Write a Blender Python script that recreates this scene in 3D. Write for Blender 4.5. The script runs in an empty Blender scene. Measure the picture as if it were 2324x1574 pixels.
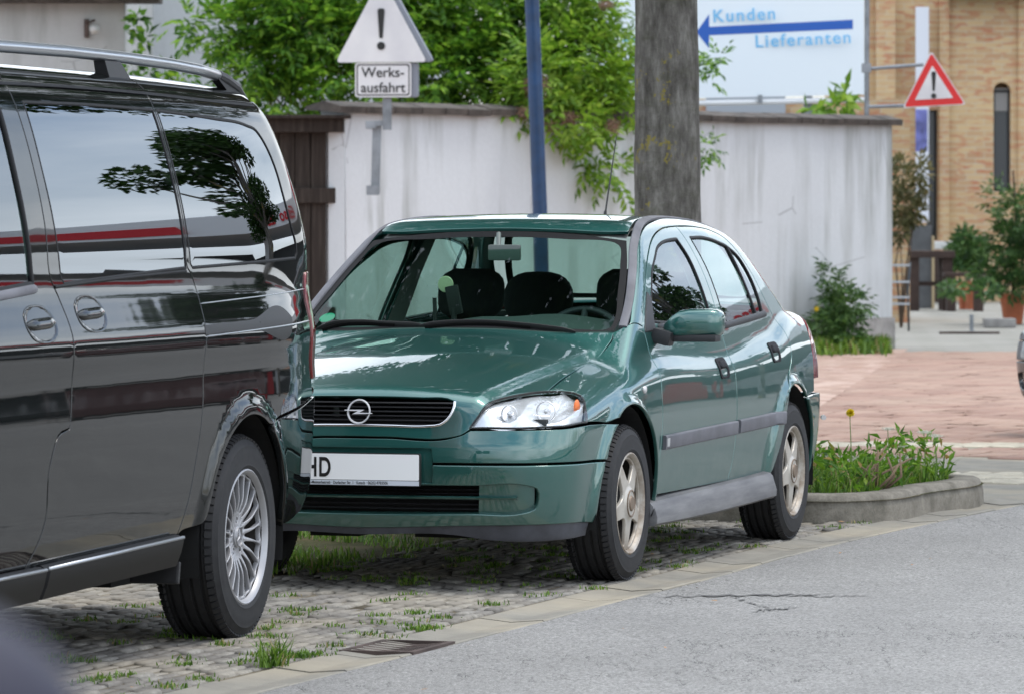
import bpy, bmesh, math, random
import numpy as np
from mathutils import Vector, Matrix, Quaternion
from mathutils.geometry import delaunay_2d_cdt, tessellate_polygon
R = math.radians
scene = bpy.context.scene
COL = scene.collection
# ---------------- camera ----------------
CAM_H = 1.42
cam = bpy.data.cameras.new('camera'); camo = bpy.data.objects.new('camera', cam); COL.objects.link(camo)
camo.location = (0, 0, CAM_H); camo.rotation_euler = (R(90), 0, 0)
cam.sensor_width = 36; cam.lens = 10960 / 2324 * 36
cam.shift_y = -287 / 2324
cam.clip_start = .1; cam.clip_end = 3000
cam.dof.use_dof = True; cam.dof.focus_distance = 18.4; cam.dof.aperture_fstop = 10
scene.camera = camo
scene.render.resolution_x = 1024; scene.render.resolution_y = 693
scene.view_settings.view_transform = 'Standard'; scene.view_settings.look = 'None'
scene.view_settings.exposure = .95; scene.view_settings.gamma = 1
scene.cycles.max_bounces = 10; scene.cycles.transparent_max_bounces = 16
scene.cycles.glossy_bounces = 5; scene.cycles.diffuse_bounces = 3
scene.cycles.caustics_reflective = False; scene.cycles.caustics_refractive = False
# ---------------- sky and sun ----------------
SUN_EL, SUN_AZ = 70, 80      # azimuth from +Y towards +X
w = bpy.data.worlds.new('World'); scene.world = w; w.use_nodes = True
nt = w.node_tree; nt.nodes.clear()
def wn(t, **k):
    n = nt.nodes.new(t)
    for a, b in k.items(): setattr(n, a, b)
    return n
sky = wn('ShaderNodeTexSky', sky_type='NISHITA', sun_disc=False, sun_elevation=R(SUN_EL), sun_rotation=R(SUN_AZ), air_density=1.0, dust_density=2.5)
tc = wn('ShaderNodeTexCoord'); mp = wn('ShaderNodeMapping'); mp.inputs['Scale'].default_value = (1.0, 1.0, 2.6)
nz = wn('ShaderNodeTexNoise'); nz.inputs['Scale'].default_value = 2.2; nz.inputs['Detail'].default_value = 9; nz.inputs['Roughness'].default_value = .55
rp = wn('ShaderNodeValToRGB'); rp.color_ramp.elements[0].position = .34; rp.color_ramp.elements[1].position = .56
nz2 = wn('ShaderNodeTexNoise'); nz2.inputs['Scale'].default_value = 1.3; nz2.inputs['Detail'].default_value = 6
rp2 = wn('ShaderNodeValToRGB'); rp2.color_ramp.elements[0].position = .35; rp2.color_ramp.elements[0].color = (5.2, 5.9, 6.7, 1); rp2.color_ramp.elements[1].position = .68; rp2.color_ramp.elements[1].color = (9.2, 9.6, 10.0, 1)
mx = wn('ShaderNodeMixRGB'); bg = wn('ShaderNodeBackground'); bg.inputs['Strength'].default_value = .14; wo = wn('ShaderNodeOutputWorld')
L = nt.links.new
L(tc.outputs['Generated'], mp.inputs['Vector']); L(mp.outputs[0], nz.inputs['Vector']); L(mp.outputs[0], nz2.inputs['Vector'])
L(nz.outputs['Fac'], rp.inputs[0]); L(nz2.outputs['Fac'], rp2.inputs[0]); L(rp.outputs[0], mx.inputs[0]); L(sky.outputs[0], mx.inputs[1]); L(rp2.outputs[0], mx.inputs[2])
L(mx.outputs[0], bg.inputs['Color']); L(bg.outputs[0], wo.inputs['Surface'])
sd = bpy.data.lights.new('sun', 'SUN'); sun = bpy.data.objects.new('sun', sd); COL.objects.link(sun)
sd.energy = .75; sd.angle = R(14); sd.color = (1, .97, .92)
_sv = Vector((math.sin(R(SUN_AZ)) * math.cos(R(SUN_EL)), math.cos(R(SUN_AZ)) * math.cos(R(SUN_EL)), math.sin(R(SUN_EL))))
sun.rotation_euler = _sv.to_track_quat('Z', 'Y').to_euler()

# ---------------- material helpers ----------------
class NT:
    def __init__(s, m): s.m = m; s.t = m.node_tree; s.n = s.t.nodes; s.out = s.n.get('Material Output'); s.b = s.n.get('Principled BSDF')
    def new(s, t, ins=None, **k):
        n = s.n.new(t)
        for a, b in k.items(): setattr(n, a, b)
        for a, b in (ins or {}).items():
            if isinstance(b, bpy.types.NodeSocket): s.t.links.new(b, n.inputs[a])
            else: n.inputs[a].default_value = b
        return n
    def link(s, a, b): s.t.links.new(a, b)
    def coord(s, scale=(1, 1, 1), rot=(0, 0, 0), obj=True):
        c = s.new('ShaderNodeTexCoord'); m = s.new('ShaderNodeMapping', {'Scale': scale, 'Rotation': rot, 'Vector': c.outputs['Object' if obj else 'Generated']})
        return m.outputs[0]
    def noise(s, vec, scale, detail=4, rough=.5): return s.new('ShaderNodeTexNoise', {'Vector': vec, 'Scale': scale, 'Detail': detail, 'Roughness': rough}).outputs['Fac']
    def ramp(s, fac, stops):
        r = s.new('ShaderNodeValToRGB', {0: fac}); e = r.color_ramp.elements
        while len(e) < len(stops): e.new(.5)
        for i, (p, c) in enumerate(stops):
            e[i].position = p; e[i].color = (c, c, c, 1) if isinstance(c, (int, float)) else (*c, 1)
        return r.outputs[0]
    def mix(s, fac, a, b, mode='MIX'):
        n = s.new('ShaderNodeMixRGB', blend_type=mode)
        for i, v in ((0, fac), (1, a), (2, b)):
            if isinstance(v, bpy.types.NodeSocket): s.link(v, n.inputs[i])
            elif i == 0: n.inputs[0].default_value = v
            else: n.inputs[i].default_value = (*v, 1) if len(v) == 3 else v
        return n.outputs[0]
    def math(s, op, a, b=0.0, c=0.0):
        n = s.new('ShaderNodeMath', operation=op)
        for i, v in ((0, a), (1, b), (2, c)):
            if isinstance(v, bpy.types.NodeSocket): s.link(v, n.inputs[i])
            else: n.inputs[i].default_value = v
        return n.outputs[0]
    def bump(s, h, strength=.3, dist=.01):
        b = s.new('ShaderNodeBump', {'Height': h, 'Strength': strength, 'Distance': dist}); s.link(b.outputs[0], s.b.inputs['Normal']); return b
    def sep(s, v): return s.new('ShaderNodeSeparateXYZ', {0: v}).outputs
MATS = {}
def mat(name, col=(.5, .5, .5), rough=.5, metal=0, spec=.5, coat=0, coat_rough=.03, fn=None, vary=0, emit=None):
    if name in MATS: return MATS[name]
    m = bpy.data.materials.new(name); m.use_nodes = True; t = NT(m); b = t.b
    b.inputs['Base Color'].default_value = (*col, 1); b.inputs['Roughness'].default_value = rough; b.inputs['Metallic'].default_value = metal
    b.inputs['Specular IOR Level'].default_value = spec; b.inputs['Coat Weight'].default_value = coat; b.inputs['Coat Roughness'].default_value = coat_rough
    if vary:
        c = t.noise(t.coord(), 6, 5, .6)
        d = tuple(x * (1 - vary) for x in col); e = tuple(min(1, x * (1 + vary)) for x in col)
        t.link(t.ramp(c, [(.3, d), (.7, e)]), b.inputs['Base Color'])
    if emit: b.inputs['Emission Color'].default_value = (*emit[0], 1); b.inputs['Emission Strength'].default_value = emit[1]
    if fn: fn(t)
    MATS[name] = m
    return m
def glass_mat(name, tint=(.8, .9, .85), ior=1.5, rough=.0, extra=0.0, dirt=0.0):
    if name in MATS: return MATS[name]
    m = bpy.data.materials.new(name); m.use_nodes = True; t = NT(m); t.n.remove(t.b)
    bf = t.new('ShaderNodeNewGeometry').outputs['Backfacing']; iv = t.math('ADD', ior, t.math('MULTIPLY', bf, 1.0 / ior - ior))
    fr = t.new('ShaderNodeFresnel', {'IOR': iv}).outputs[0]
    if extra: fr = t.math('ADD', fr, extra)
    fr = t.math('MINIMUM', fr, 1.0)
    tr = t.new('ShaderNodeBsdfTransparent', {'Color': (*tint, 1)}); gl = t.new('ShaderNodeBsdfGlossy', {'Roughness': rough, 'Color': (.90, .95, 1, 1)})
    s = t.new('ShaderNodeMixShader', {0: fr, 1: tr.outputs[0], 2: gl.outputs[0]}).outputs[0]
    if dirt:
        d = t.new('ShaderNodeBsdfDiffuse', {'Color': (.6, .62, .6, 1)})
        s = t.new('ShaderNodeMixShader', {0: dirt, 1: s, 2: d.outputs[0]}).outputs[0]
    t.link(s, t.out.inputs[0]); MATS[name] = m
    return m
def xform_coord_dirt(t, col, dirt, z0, z1, amount, sc=9):
    """road dust that lies on the lower part of a car body, broken up by noise"""
    c = t.coord(); z = t.sep(c)[2]
    f = t.new('ShaderNodeMapRange', {0: z, 1: z0, 2: z1, 3: amount, 4: 0.0}).outputs[0]
    n = t.ramp(t.noise(c, sc, 6, .65), [(.35, .35), (.7, 1.0)])
    return t.math('MULTIPLY', f, n)

# ---------------- object helpers ----------------
def tag(o, label=None, cat=None, group=None, kind=None):
    if label: o['label'] = label
    if cat: o['category'] = cat
    if group: o['group'] = group
    if kind: o['kind'] = kind
    return o
def thing(name, label, cat, loc=(0, 0, 0), rotz=0, group=None):
    o = bpy.data.objects.new(name, None); COL.objects.link(o); o.location = loc; o.rotation_euler = (0, 0, rotz); o.empty_display_size = .3
    return tag(o, label, cat, group)
FLIP = [False]      # car shapes are written nose at -x; True turns them to Blender's forward = +x
def mobj(name, verts, faces, m, parent=None, smooth=False, normals=None):
    if FLIP[0]:
        verts = [(-p[0], p[1], p[2]) for p in verts]; faces = [tuple(f)[::-1] for f in faces]
        if normals is not None: normals = [(-p[0], p[1], p[2]) for p in normals]
    me = bpy.data.meshes.new(name); me.from_pydata([tuple(map(float, v)) for v in verts], [], [tuple(int(i) for i in f) for f in faces])
    if smooth or normals is not None: me.polygons.foreach_set('use_smooth', [True] * len(me.polygons))
    me.update()
    if normals is not None: me.normals_split_custom_set_from_vertices([tuple(map(float, n)) for n in normals])
    for mm in (m if isinstance(m, (list, tuple)) else [m]): me.materials.append(mm)
    o = bpy.data.objects.new(name, me); COL.objects.link(o); o.parent = parent
    return o
class MB:
    """collects shapes into ONE mesh"""
    def __init__(s): s.v = []; s.f = []; s.mi = []
    def add(s, v, f, mi=0):
        b = len(s.v); s.v += [tuple(p) for p in v]; s.f += [tuple(i + b for i in q) for q in f]; s.mi += [mi] * len(f); return s
    def box(s, c, d, rot=None, bev=0, mi=0):
        x, y, z = d[0] / 2, d[1] / 2, d[2] / 2
        if bev:
            bm = bmesh.new(); bmesh.ops.create_cube(bm, size=1)
            for v in bm.verts: v.co = Vector((v.co.x * d[0], v.co.y * d[1], v.co.z * d[2]))
            bmesh.ops.bevel(bm, geom=bm.edges[:], offset=bev, segments=2, profile=.7, affect='EDGES')
            bm.verts.index_update(); vs = [v.co.copy() for v in bm.verts]; fs = [[v.index for v in f.verts] for f in bm.faces]; bm.free()
        else:
            vs = [Vector((a * x, b * y, e * z)) for a in (-1, 1) for b in (-1, 1) for e in (-1, 1)]
            fs = [(0, 1, 3, 2), (4, 6, 7, 5), (0, 4, 5, 1), (2, 3, 7, 6), (0, 2, 6, 4), (1, 5, 7, 3)]
        if rot is not None: vs = [rot @ v for v in vs]
        return s.add([(v.x + c[0], v.y + c[1], v.z + c[2]) for v in vs], fs, mi)
    def tube(s, pts, r, n=10, cap=True, mi=0, sq=None):
        pts = [Vector(p) for p in pts]; rs = r if isinstance(r, (list, tuple)) else [r] * len(pts); vs = []; fs = []
        up = None
        for i, p in enumerate(pts):
            t = (pts[min(i + 1, len(pts) - 1)] - pts[max(i - 1, 0)]).normalized()
            if up is None: up = Vector((0, 0, 1)) if abs(t.z) < .9 else Vector((1, 0, 0))
            a = t.cross(up).normalized(); up = a.cross(t).normalized()
            for k in range(n):
                q = 2 * math.pi * k / n
                vs.append(p + rs[i] * (a * math.cos(q) + up * math.sin(q) * (sq or 1)))
        for i in range(len(pts) - 1):
            for k in range(n): fs.append((i * n + k, i * n + (k + 1) % n, (i + 1) * n + (k + 1) % n, (i + 1) * n + k))
        if cap: fs.append(tuple(range(n))[::-1]); fs.append(tuple((len(pts) - 1) * n + k for k in range(n)))
        return s.add(vs, fs, mi)
    def lathe(s, prof, axis='y', n=48, c=(0, 0, 0), mi=0, close=False):
        vs = []; fs = []; m = len(prof)
        for k in range(n):
            q = 2 * math.pi * k / n; cq, sq = math.cos(q), math.sin(q)
            for r, h in prof:
                if axis == 'y': vs.append((c[0] + r * cq, c[1] + h, c[2] + r * sq))
                elif axis == 'z': vs.append((c[0] + r * cq, c[1] + r * sq, c[2] + h))
                else: vs.append((c[0] + h, c[1] + r * cq, c[2] + r * sq))
        for k in range(n):
            for j in range(m - 1 if not close else m):
                a = k * m + j; b = k * m + (j + 1) % m; e = ((k + 1) % n) * m
                fs.append((a, b, e + (j + 1) % m, e + j))
        return s.add(vs, fs, mi)
    def obj(s, name, m, parent=None, smooth=False, auto=None):
        o = mobj(name, s.v, s.f, m, parent, smooth)
        if any(s.mi): o.data.polygons.foreach_set('material_index', s.mi)
        if auto: sharp(o, auto)
        return o
def sharp(o, deg=35):
    me = o.data; bm = bmesh.new(); bm.from_mesh(me); bmesh.ops.recalc_face_normals(bm, faces=bm.faces)
    for f in bm.faces: f.smooth = True
    for e in bm.edges:
        if len(e.link_faces) == 2 and e.calc_face_angle(0) > R(deg): e.smooth = False
    bm.to_mesh(me); bm.free()
    return o
def prism(pts, z0, z1):
    """pts 2-D polygon in xy -> verts, faces"""
    n = len(pts); v = [(p[0], p[1], z0) for p in pts] + [(p[0], p[1], z1) for p in pts]
    tri = tessellate_polygon([[Vector((p[0], p[1], 0)) for p in pts]])
    f = [tuple(t[::-1]) for t in tri] + [tuple(i + n for i in t) for t in tri] + [(i, (i + 1) % n, (i + 1) % n + n, i + n) for i in range(n)]
    return v, f
def copy_tree(o, parent=None):
    c = o.copy(); COL.objects.link(c)
    if parent: c.parent = parent
    for ch in [x for x in KIDS(o)]: copy_tree(ch, c)
    return c
def KIDS(o): return [x for x in bpy.data.objects if x.parent == o]
def text_mesh(name, body, size, m, parent, loc, rot, ext=.0015, bold=0, align='LEFT', sx=1.0, space=1.0):
    cu = bpy.data.curves.new(name, 'FONT'); cu.body = body; cu.size = size; cu.extrude = ext; cu.offset = bold; cu.align_x = align; cu.space_character = space
    t = bpy.data.objects.new('tmp', cu); COL.objects.link(t); bpy.context.view_layer.update()
    me = bpy.data.meshes.new_from_object(t.evaluated_get(bpy.context.evaluated_depsgraph_get())); bpy.data.objects.remove(t); me.name = name
    me.materials.clear(); me.materials.append(m)
    o = bpy.data.objects.new(name, me); COL.objects.link(o); o.parent = parent; o.location = loc; o.rotation_euler = rot; o.scale = (sx, 1, 1)
    return o
# ---------- smooth body shapes: each car body is one implicit surface that all its panels lie on ----------
def smax(a, b, k):
    h = np.maximum(k - np.abs(a - b), 0) / k
    return np.maximum(a, b) + h * h * h * k / 6
def smin(a, b, k): return -smax(-a, -b, k)
def sstep(e0, e1, x):
    t = np.clip((x - e0) / (e1 - e0), 0, 1)
    return t * t * t * (t * (6 * t - 15) + 10)
class Curve:
    """smooth 1-D curve through table points (monotone-ish cubic)"""
    def __init__(s, pts):
        s.x = np.array([p[0] for p in pts], float); s.y = np.array([p[1] for p in pts], float)
        d = np.diff(s.y) / np.diff(s.x)
        m = np.zeros(len(s.x)); m[1:-1] = np.where(d[:-1] * d[1:] > 0, 2 * d[:-1] * d[1:] / (d[:-1] + d[1:] + 1e-12), 0)
        m[0] = d[0]; m[-1] = d[-1]; s.m = m
    def __call__(s, q):
        q = np.asarray(q, float); qc = np.clip(q, s.x[0], s.x[-1])
        i = np.clip(np.searchsorted(s.x, qc) - 1, 0, len(s.x) - 2)
        h = s.x[i + 1] - s.x[i]; t = (qc - s.x[i]) / h
        r = (2*t**3 - 3*t**2 + 1) * s.y[i] + (t**3 - 2*t**2 + t) * h * s.m[i] + (3*t**2 - 2*t**3) * s.y[i + 1] + (t**3 - t**2) * h * s.m[i + 1]
        return r + (q - qc) * np.where(q > s.x[-1], s.m[-1], s.m[0])

HOOD_Z = Curve([(-1.2, .58), (-.9, .735), (-.75, .775), (-.6, .81), (-.3, .867), (0, .918), (.3, .962), (.6, .985), (1.4, .965), (2.4, 1.03), (2.8, 1.055), (3.1, 1.05), (3.3, 1.03), (3.6, .98)])
NOSE_X = Curve([(.1, -.76), (.2, -.81), (.3, -.85), (.4, -.868), (.5, -.877), (.55, -.874), (.585, -.866), (.64, -.852), (.74, -.832), (.9, -.77)])
TAIL_X = Curve([(.1, 3.22), (.3, 3.31), (.55, 3.35), (.7, 3.34), (.85, 3.34), (.95, 3.33), (1.1, 3.29)])
SEC = Curve([(.1, .77), (.2, .793), (.35, .822), (.5, .838), (.62, .843), (.75, .838), (.85, .822), (.92, .798), (1.0, .76), (1.1, .70)])
def F_car(x, y, z):
    a = np.abs(y)
    # side
    w = SEC(z) - .020 * np.clip((.6 - x) / 1.3, 0, 2) ** 2 - .035 * np.clip((x - 2.0) / 1.2, 0, 2) ** 2
    for wx, ro, ri in ((-.02, .455, .40), (2.59, .455, .40)):
        r = np.hypot(x - wx, z - .29)
        w = w + .024 * (1 - sstep(ri, ro, r)) * sstep(.18, .3, z)
    side = a - w
    # top
    ac = .60 + .16 * np.clip(x, -1, .4)
    top = HOOD_Z(x) - .125 * a ** 2.2 / .6 * (1 - .55 * sstep(2.3, 3.0, x))
    top = top + .017 * (1 - sstep(-.035, .03, a - ac)) * (1 - sstep(.4, .8, x))
    top = (z - top) * .97
    nose = (NOSE_X(z) + .10 * a ** 2 + .24 * a ** 5.5) - x
    tail = x - (TAIL_X(z) - .09 * a ** 2 - .15 * a ** 6)
    b = smax(top, side, .13)
    b = smax(b, nose, .085)
    b = smax(b, smax(nose, side, .30), .02)
    b = smax(b, tail, .09)
    b = smax(b, smax(tail, side, .14), .02)
    b = smax(b, .17 - z, .05)
    # cabin
    q = z - .93
    gs = a - (.772 - .29 * q - .30 * q * q - .012 * ((x - 1.5) / 1.0) ** 2)
    ws = (.25 + (z - .97) * 1.62 + .18 * a * a - x) * .53
    rf = z - (1.449 - .045 * (x - 1.5) ** 2 - .045 * np.clip(1.5 - x, 0, 2) ** 2 - .055 * a * a - .10 * np.clip(x - 2.0, 0, 2) ** 2)
    rg = (x - (2.985 - (z - 1.02) * 1.25 - .14 * a * a)) * .62
    g = smax(gs, .80 - z, .03); g = smax(g, rf, .10); g = smax(g, ws, .045); g = smax(g, rg, .10)
    return smin(b, g, .045)

VSEC = Curve([(.1, .87), (.28, .906), (.38, .925), (.46, .9395), (.52, .9465), (.58, .9495), (.65, .9535), (.74, .9585), (.80, .9590), (.86, .9572), (.91, .9558), (.95, .9572), (.99, .9608), (1.02, .9612), (1.06, .955), (1.12, .934), (1.19, .909), (1.25, .898), (1.33, .890), (1.45, .870), (1.6, .834), (1.72, .799), (1.82, .762), (1.95, .70)])
VREAR = Curve([(.2, .98), (.35, 1.06), (.5, 1.10), (.8, 1.105), (1.1, 1.09), (1.3, 1.06), (1.5, 1.01), (1.65, .955), (1.8, .88), (1.95, .78)])
VNOSE = Curve([(.2, -4.02), (.4, -4.08), (.7, -4.06), (.9, -3.98), (1.0, -3.85), (1.1, -3.55), (1.2, -3.3), (1.8, -2.45), (1.95, -2.2)])
def F_van(x, y, z):
    a = np.abs(y)
    w = VSEC(z) - (.075 - .05 * sstep(1.0, 1.4, z) + .05 * (1 - sstep(.25, .5, z))) * np.clip((x - .15) / .85, 0, 2) ** 2.2 - .05 * np.clip((-2.6 - x) / 1.2, 0, 2) ** 2
    for wx in (-.05, -3.25):
        r = np.hypot(x - wx, z - .33)
        w = w + .018 * (1 - sstep(.445, .515, r)) * sstep(.2, .4, z) - .006 * sstep(.45, .9, x) * (1 - sstep(1.0, 1.3, z))
    side = a - w
    rf = z - (1.943 - .085 * a * a - .012 * np.clip(x + .6, 0, 3) ** 2.2 - .02 * np.clip(-2.0 - x, 0, 3) ** 2)
    rear = x - (VREAR(z) - .10 * a * a - .10 * a ** 8)
    nose = (VNOSE(z) + .22 * a * a + .2 * a ** 6) - x
    b = smax(side, rf, .15); b = smax(b, rear * .95, .15); b = smax(b, nose * .8, .2); b = smax(b, .24 - z, .05)
    return b

PROJ = {'side': ((0, 1, 0), (1, 0, 0), (0, 0, 1)), 'top': ((0, 0, 1), (1, 0, 0), (0, 1, 0)), 'front': ((-1, 0, 0), (0, 1, 0), (0, 0, 1)), 'rear': ((1, 0, 0), (0, 1, 0), (0, 0, 1)),
        'ob': ((0, .7071, .7071), (1, 0, 0), (0, -.7071, .7071)), 'fo': ((-.7071, 0, .7071), (0, 1, 0), (.7071, 0, .7071)), 'ro': ((.7071, 0, .7071), (0, 1, 0), (-.7071, 0, .7071)),
        'co': ((-.8, .6, 0), (.6, .8, 0), (0, 0, 1)), 'co2': ((-.55, .65, .525), (.763, .646, 0), None), 'rc': ((.7071, .7071, 0), (-.7071, .7071, 0), (0, 0, 1))}
for _k, (_d, _e, _g) in list(PROJ.items()):
    _d = np.array(_d, float); _d /= np.linalg.norm(_d); _e = np.array(_e, float); _e /= np.linalg.norm(_e)
    _g = np.cross(_d, _e) if _g is None else np.array(_g, float)
    if _k == 'co2' and _g[2] < 0: _g = -_g
    PROJ[_k] = (_d, _e, _g)
def cast(F, org, dr, far, steps=90):
    """first crossing of F along rays org + t*dr, t in 0..far"""
    n = len(org); t0 = np.zeros(n); hit = np.zeros(n, bool); lo = np.zeros(n); hi = np.full(n, float(far))
    ts = np.linspace(0, far, steps)
    for i in range(1, steps):
        p = org + dr * ts[i]
        v = F(p[:, 0], p[:, 1], p[:, 2])
        new = (v < 0) & ~hit
        lo[new] = ts[i - 1]; hi[new] = ts[i]; hit |= new
        if hit.all(): break
    for _ in range(22):
        m = (lo + hi) / 2; p = org + dr * m[:, None]; v = F(p[:, 0], p[:, 1], p[:, 2])
        neg = v < 0; hi = np.where(neg, m, hi); lo = np.where(neg, lo, m)
    return org + dr * lo[:, None], hit
def grad(F, p, e=.003):
    g = np.stack([F(p[:, 0] + e, p[:, 1], p[:, 2]) - F(p[:, 0] - e, p[:, 1], p[:, 2]), F(p[:, 0], p[:, 1] + e, p[:, 2]) - F(p[:, 0], p[:, 1] - e, p[:, 2]), F(p[:, 0], p[:, 1], p[:, 2] + e) - F(p[:, 0], p[:, 1], p[:, 2] - e)], 1)
    return g / np.maximum(np.linalg.norm(g, axis=1, keepdims=True), 1e-9)
# ---------------- panels cut out of the body shapes ----------------
def smooth_poly(pts, closed=True, res=.02):
    """pts: (u, v, sharp?) -> dense polyline; round through soft points, corners at sharp ones"""
    n = len(pts); P = [np.array(p[:2], float) for p in pts]; S = [len(p) > 2 and p[2] for p in pts]; out = []
    rng = range(n) if closed else range(n - 1)
    for i in rng:
        p1, p2 = P[i], P[(i + 1) % n]
        p0 = P[i - 1] if (closed or i > 0) else p1; p3 = P[(i + 2) % n] if (closed or i + 2 < n) else p2
        d = np.linalg.norm(p2 - p1)
        if d < 1e-6: continue
        def tan(a, b, c):
            d1 = np.linalg.norm(b - a) + 1e-9; d2 = np.linalg.norm(c - b) + 1e-9
            return ((b - a) / d1 * d2 + (c - b) / d2 * d1) / (d1 + d2)
        t1 = (p2 - p1) / d if S[i] or np.allclose(p0, p1) else tan(p0, p1, p2)
        t2 = (p2 - p1) / d if S[(i + 1) % n] or np.allclose(p3, p2) else tan(p1, p2, p3)
        k = max(1, int(round(d / res)))
        for j in range(k):
            t = j / k
            out.append((2*t**3 - 3*t**2 + 1) * p1 + (t**3 - 2*t**2 + t) * d * t1 + (3*t**2 - 2*t**3) * p2 + (t**3 - t**2) * d * t2)
    if not closed: out.append(P[-1])
    return np.array(out)
def inside(poly, q):
    x, y = q[:, 0], q[:, 1]; r = np.zeros(len(q), bool); n = len(poly)
    for i in range(n):
        (x1, y1), (x2, y2) = poly[i], poly[(i + 1) % n]
        c = (y1 > y) != (y2 > y)
        with np.errstate(divide='ignore', invalid='ignore'): xi = (x2 - x1) * (y - y1) / (y2 - y1) + x1
        r ^= c & (x < xi)
    return r
def dist_poly(poly, q):
    a = poly; b = np.roll(poly, -1, 0); best = np.full(len(q), 9.0)
    for p, s in zip(a, b):
        d = s - p; t = np.clip(((q - p) @ d) / max(d @ d, 1e-12), 0, 1); best = np.minimum(best, np.linalg.norm(q - p - t[:, None] * d, axis=1))
    return best
def mesh2d(outer, holes, res):
    """triangles of a 2-D region with holes"""
    lo = outer.min(0); hi = outer.max(0)
    gx = np.arange(lo[0], hi[0], res); gy = np.arange(lo[1], hi[1], res * .866)
    G = np.array([(x + (j % 2) * res / 2, y) for j, y in enumerate(gy) for x in gx]).reshape(-1, 2)
    if len(G):
        k = inside(outer, G); G = G[k]
    for h in [outer] + holes:
        if len(G): G = G[dist_poly(h, G) > res * .55]
    for h in holes:
        if len(G): G = G[~inside(h, G)]
    pts = list(outer); edges = [(i, (i + 1) % len(outer)) for i in range(len(outer))]
    for h in holes:
        b = len(pts); pts += list(h); edges += [(b + i, b + (i + 1) % len(h)) for i in range(len(h))]
    pts += list(G)
    V, _, T = delaunay_2d_cdt([Vector((float(p[0]), float(p[1]))) for p in pts], edges, [], 0, 1e-6)[:3]
    V = np.array([(v.x, v.y) for v in V]); T = np.array([t for t in T if len(t) == 3])
    c = V[T].mean(1); k = inside(outer, c)
    for h in holes: k &= ~inside(h, c)
    T = T[k]; a = V[T]; ar = (a[:, 1, 0] - a[:, 0, 0]) * (a[:, 2, 1] - a[:, 0, 1]) - (a[:, 1, 1] - a[:, 0, 1]) * (a[:, 2, 0] - a[:, 0, 0])
    T[ar < 0] = T[ar < 0][:, ::-1]; T = T[np.abs(ar) > 1e-10]
    return V, T
def rim_loop(V, T, N):
    """boundary edges (ordered like their triangle) and outward direction per boundary vertex"""
    cnt = {}
    for t in T:
        for i in range(3): cnt[(t[i], t[(i + 1) % 3])] = 1
    be = [(a, b) for (a, b) in cnt if (b, a) not in cnt]
    out = {}
    for a, b in be:
        o = np.cross(V[b] - V[a], N[a]); o = o / (np.linalg.norm(o) + 1e-12)
        out[a] = out.get(a, 0) + o; out[b] = out.get(b, 0) + o
    return be, {k: v / (np.linalg.norm(v) + 1e-9) for k, v in out.items()}
def shell(V, T, N, gap, edge, bev):
    """pull the rim in by gap, add a rolled edge and a skirt"""
    be, out = rim_loop(V, T, N); V = V.copy(); ks = list(out)
    for k in ks: V[k] = V[k] - out[k] * (gap + bev)
    vs = list(V); ns = list(N); fs = [tuple(t) for t in T]; idx1 = {}; idx2 = {}; idx3 = {}
    for k in ks:
        c = out[k]; p = V[k]; n = N[k]
        idx1[k] = len(vs); vs.append(p + c * bev * .7 - n * bev * .3); ns.append((n + c) / 1.414)
        idx2[k] = len(vs); vs.append(p + c * bev - n * bev); ns.append(c * .97 + n * .2)
        idx3[k] = len(vs); vs.append(p + c * bev - n * (bev + edge)); ns.append(c)
    for a, b in be:
        for A, B in ((None, idx1), (idx1, idx2), (idx2, idx3)):
            a0, b0 = (a, b) if A is None else (A[a], A[b])
            fs.append((b0, a0, B[a], B[b]))
    return np.array(vs), fs, np.array(ns)
def project(F, pts3, proj):
    if proj in CYL:
        xc, sg, sc = CYL[proj]
        return [(math.atan2(p[1], sg * (p[0] - xc)) * sc, p[2]) + tuple(p[3:]) for p in pts3], 0, 0
    d, e, g = PROJ[proj]
    return [((p[0] * e[0] + p[1] * e[1] + p[2] * e[2]), (p[0] * g[0] + p[1] * g[1] + p[2] * g[2])) + tuple(p[3:]) for p in pts3], max(p[0] * d[0] + p[1] * d[1] + p[2] * d[2] for p in pts3), min(p[0] * d[0] + p[1] * d[1] + p[2] * d[2] for p in pts3)
CYL = {'cf': (.15, -1, .9), 'cr': (2.5, 1, .9), 'vr': (.2, 1, .9), 'vf': (-3.2, -1, .9)}   # round the nose / the tail: axis x, side, scale
def lift(F, uv, proj, hi, lo, up=.3, dn=.5):
    if proj in CYL:
        xc, sg, sc = CYL[proj]; ph = uv[:, 0] / sc
        dr = np.column_stack([sg * np.cos(ph), np.sin(ph), 0 * ph]); org = np.column_stack([xc + dr[:, 0] * 1.7, dr[:, 1] * 1.7, uv[:, 1]])
        return cast(F, org, -dr, 1.5, steps=110)
    d, e, g = PROJ[proj]
    org = uv[:, :1] * e + uv[:, 1:2] * g + d * (hi + up)
    return cast(F, org, -d[None], hi - lo + up + dn, steps=70)
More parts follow.
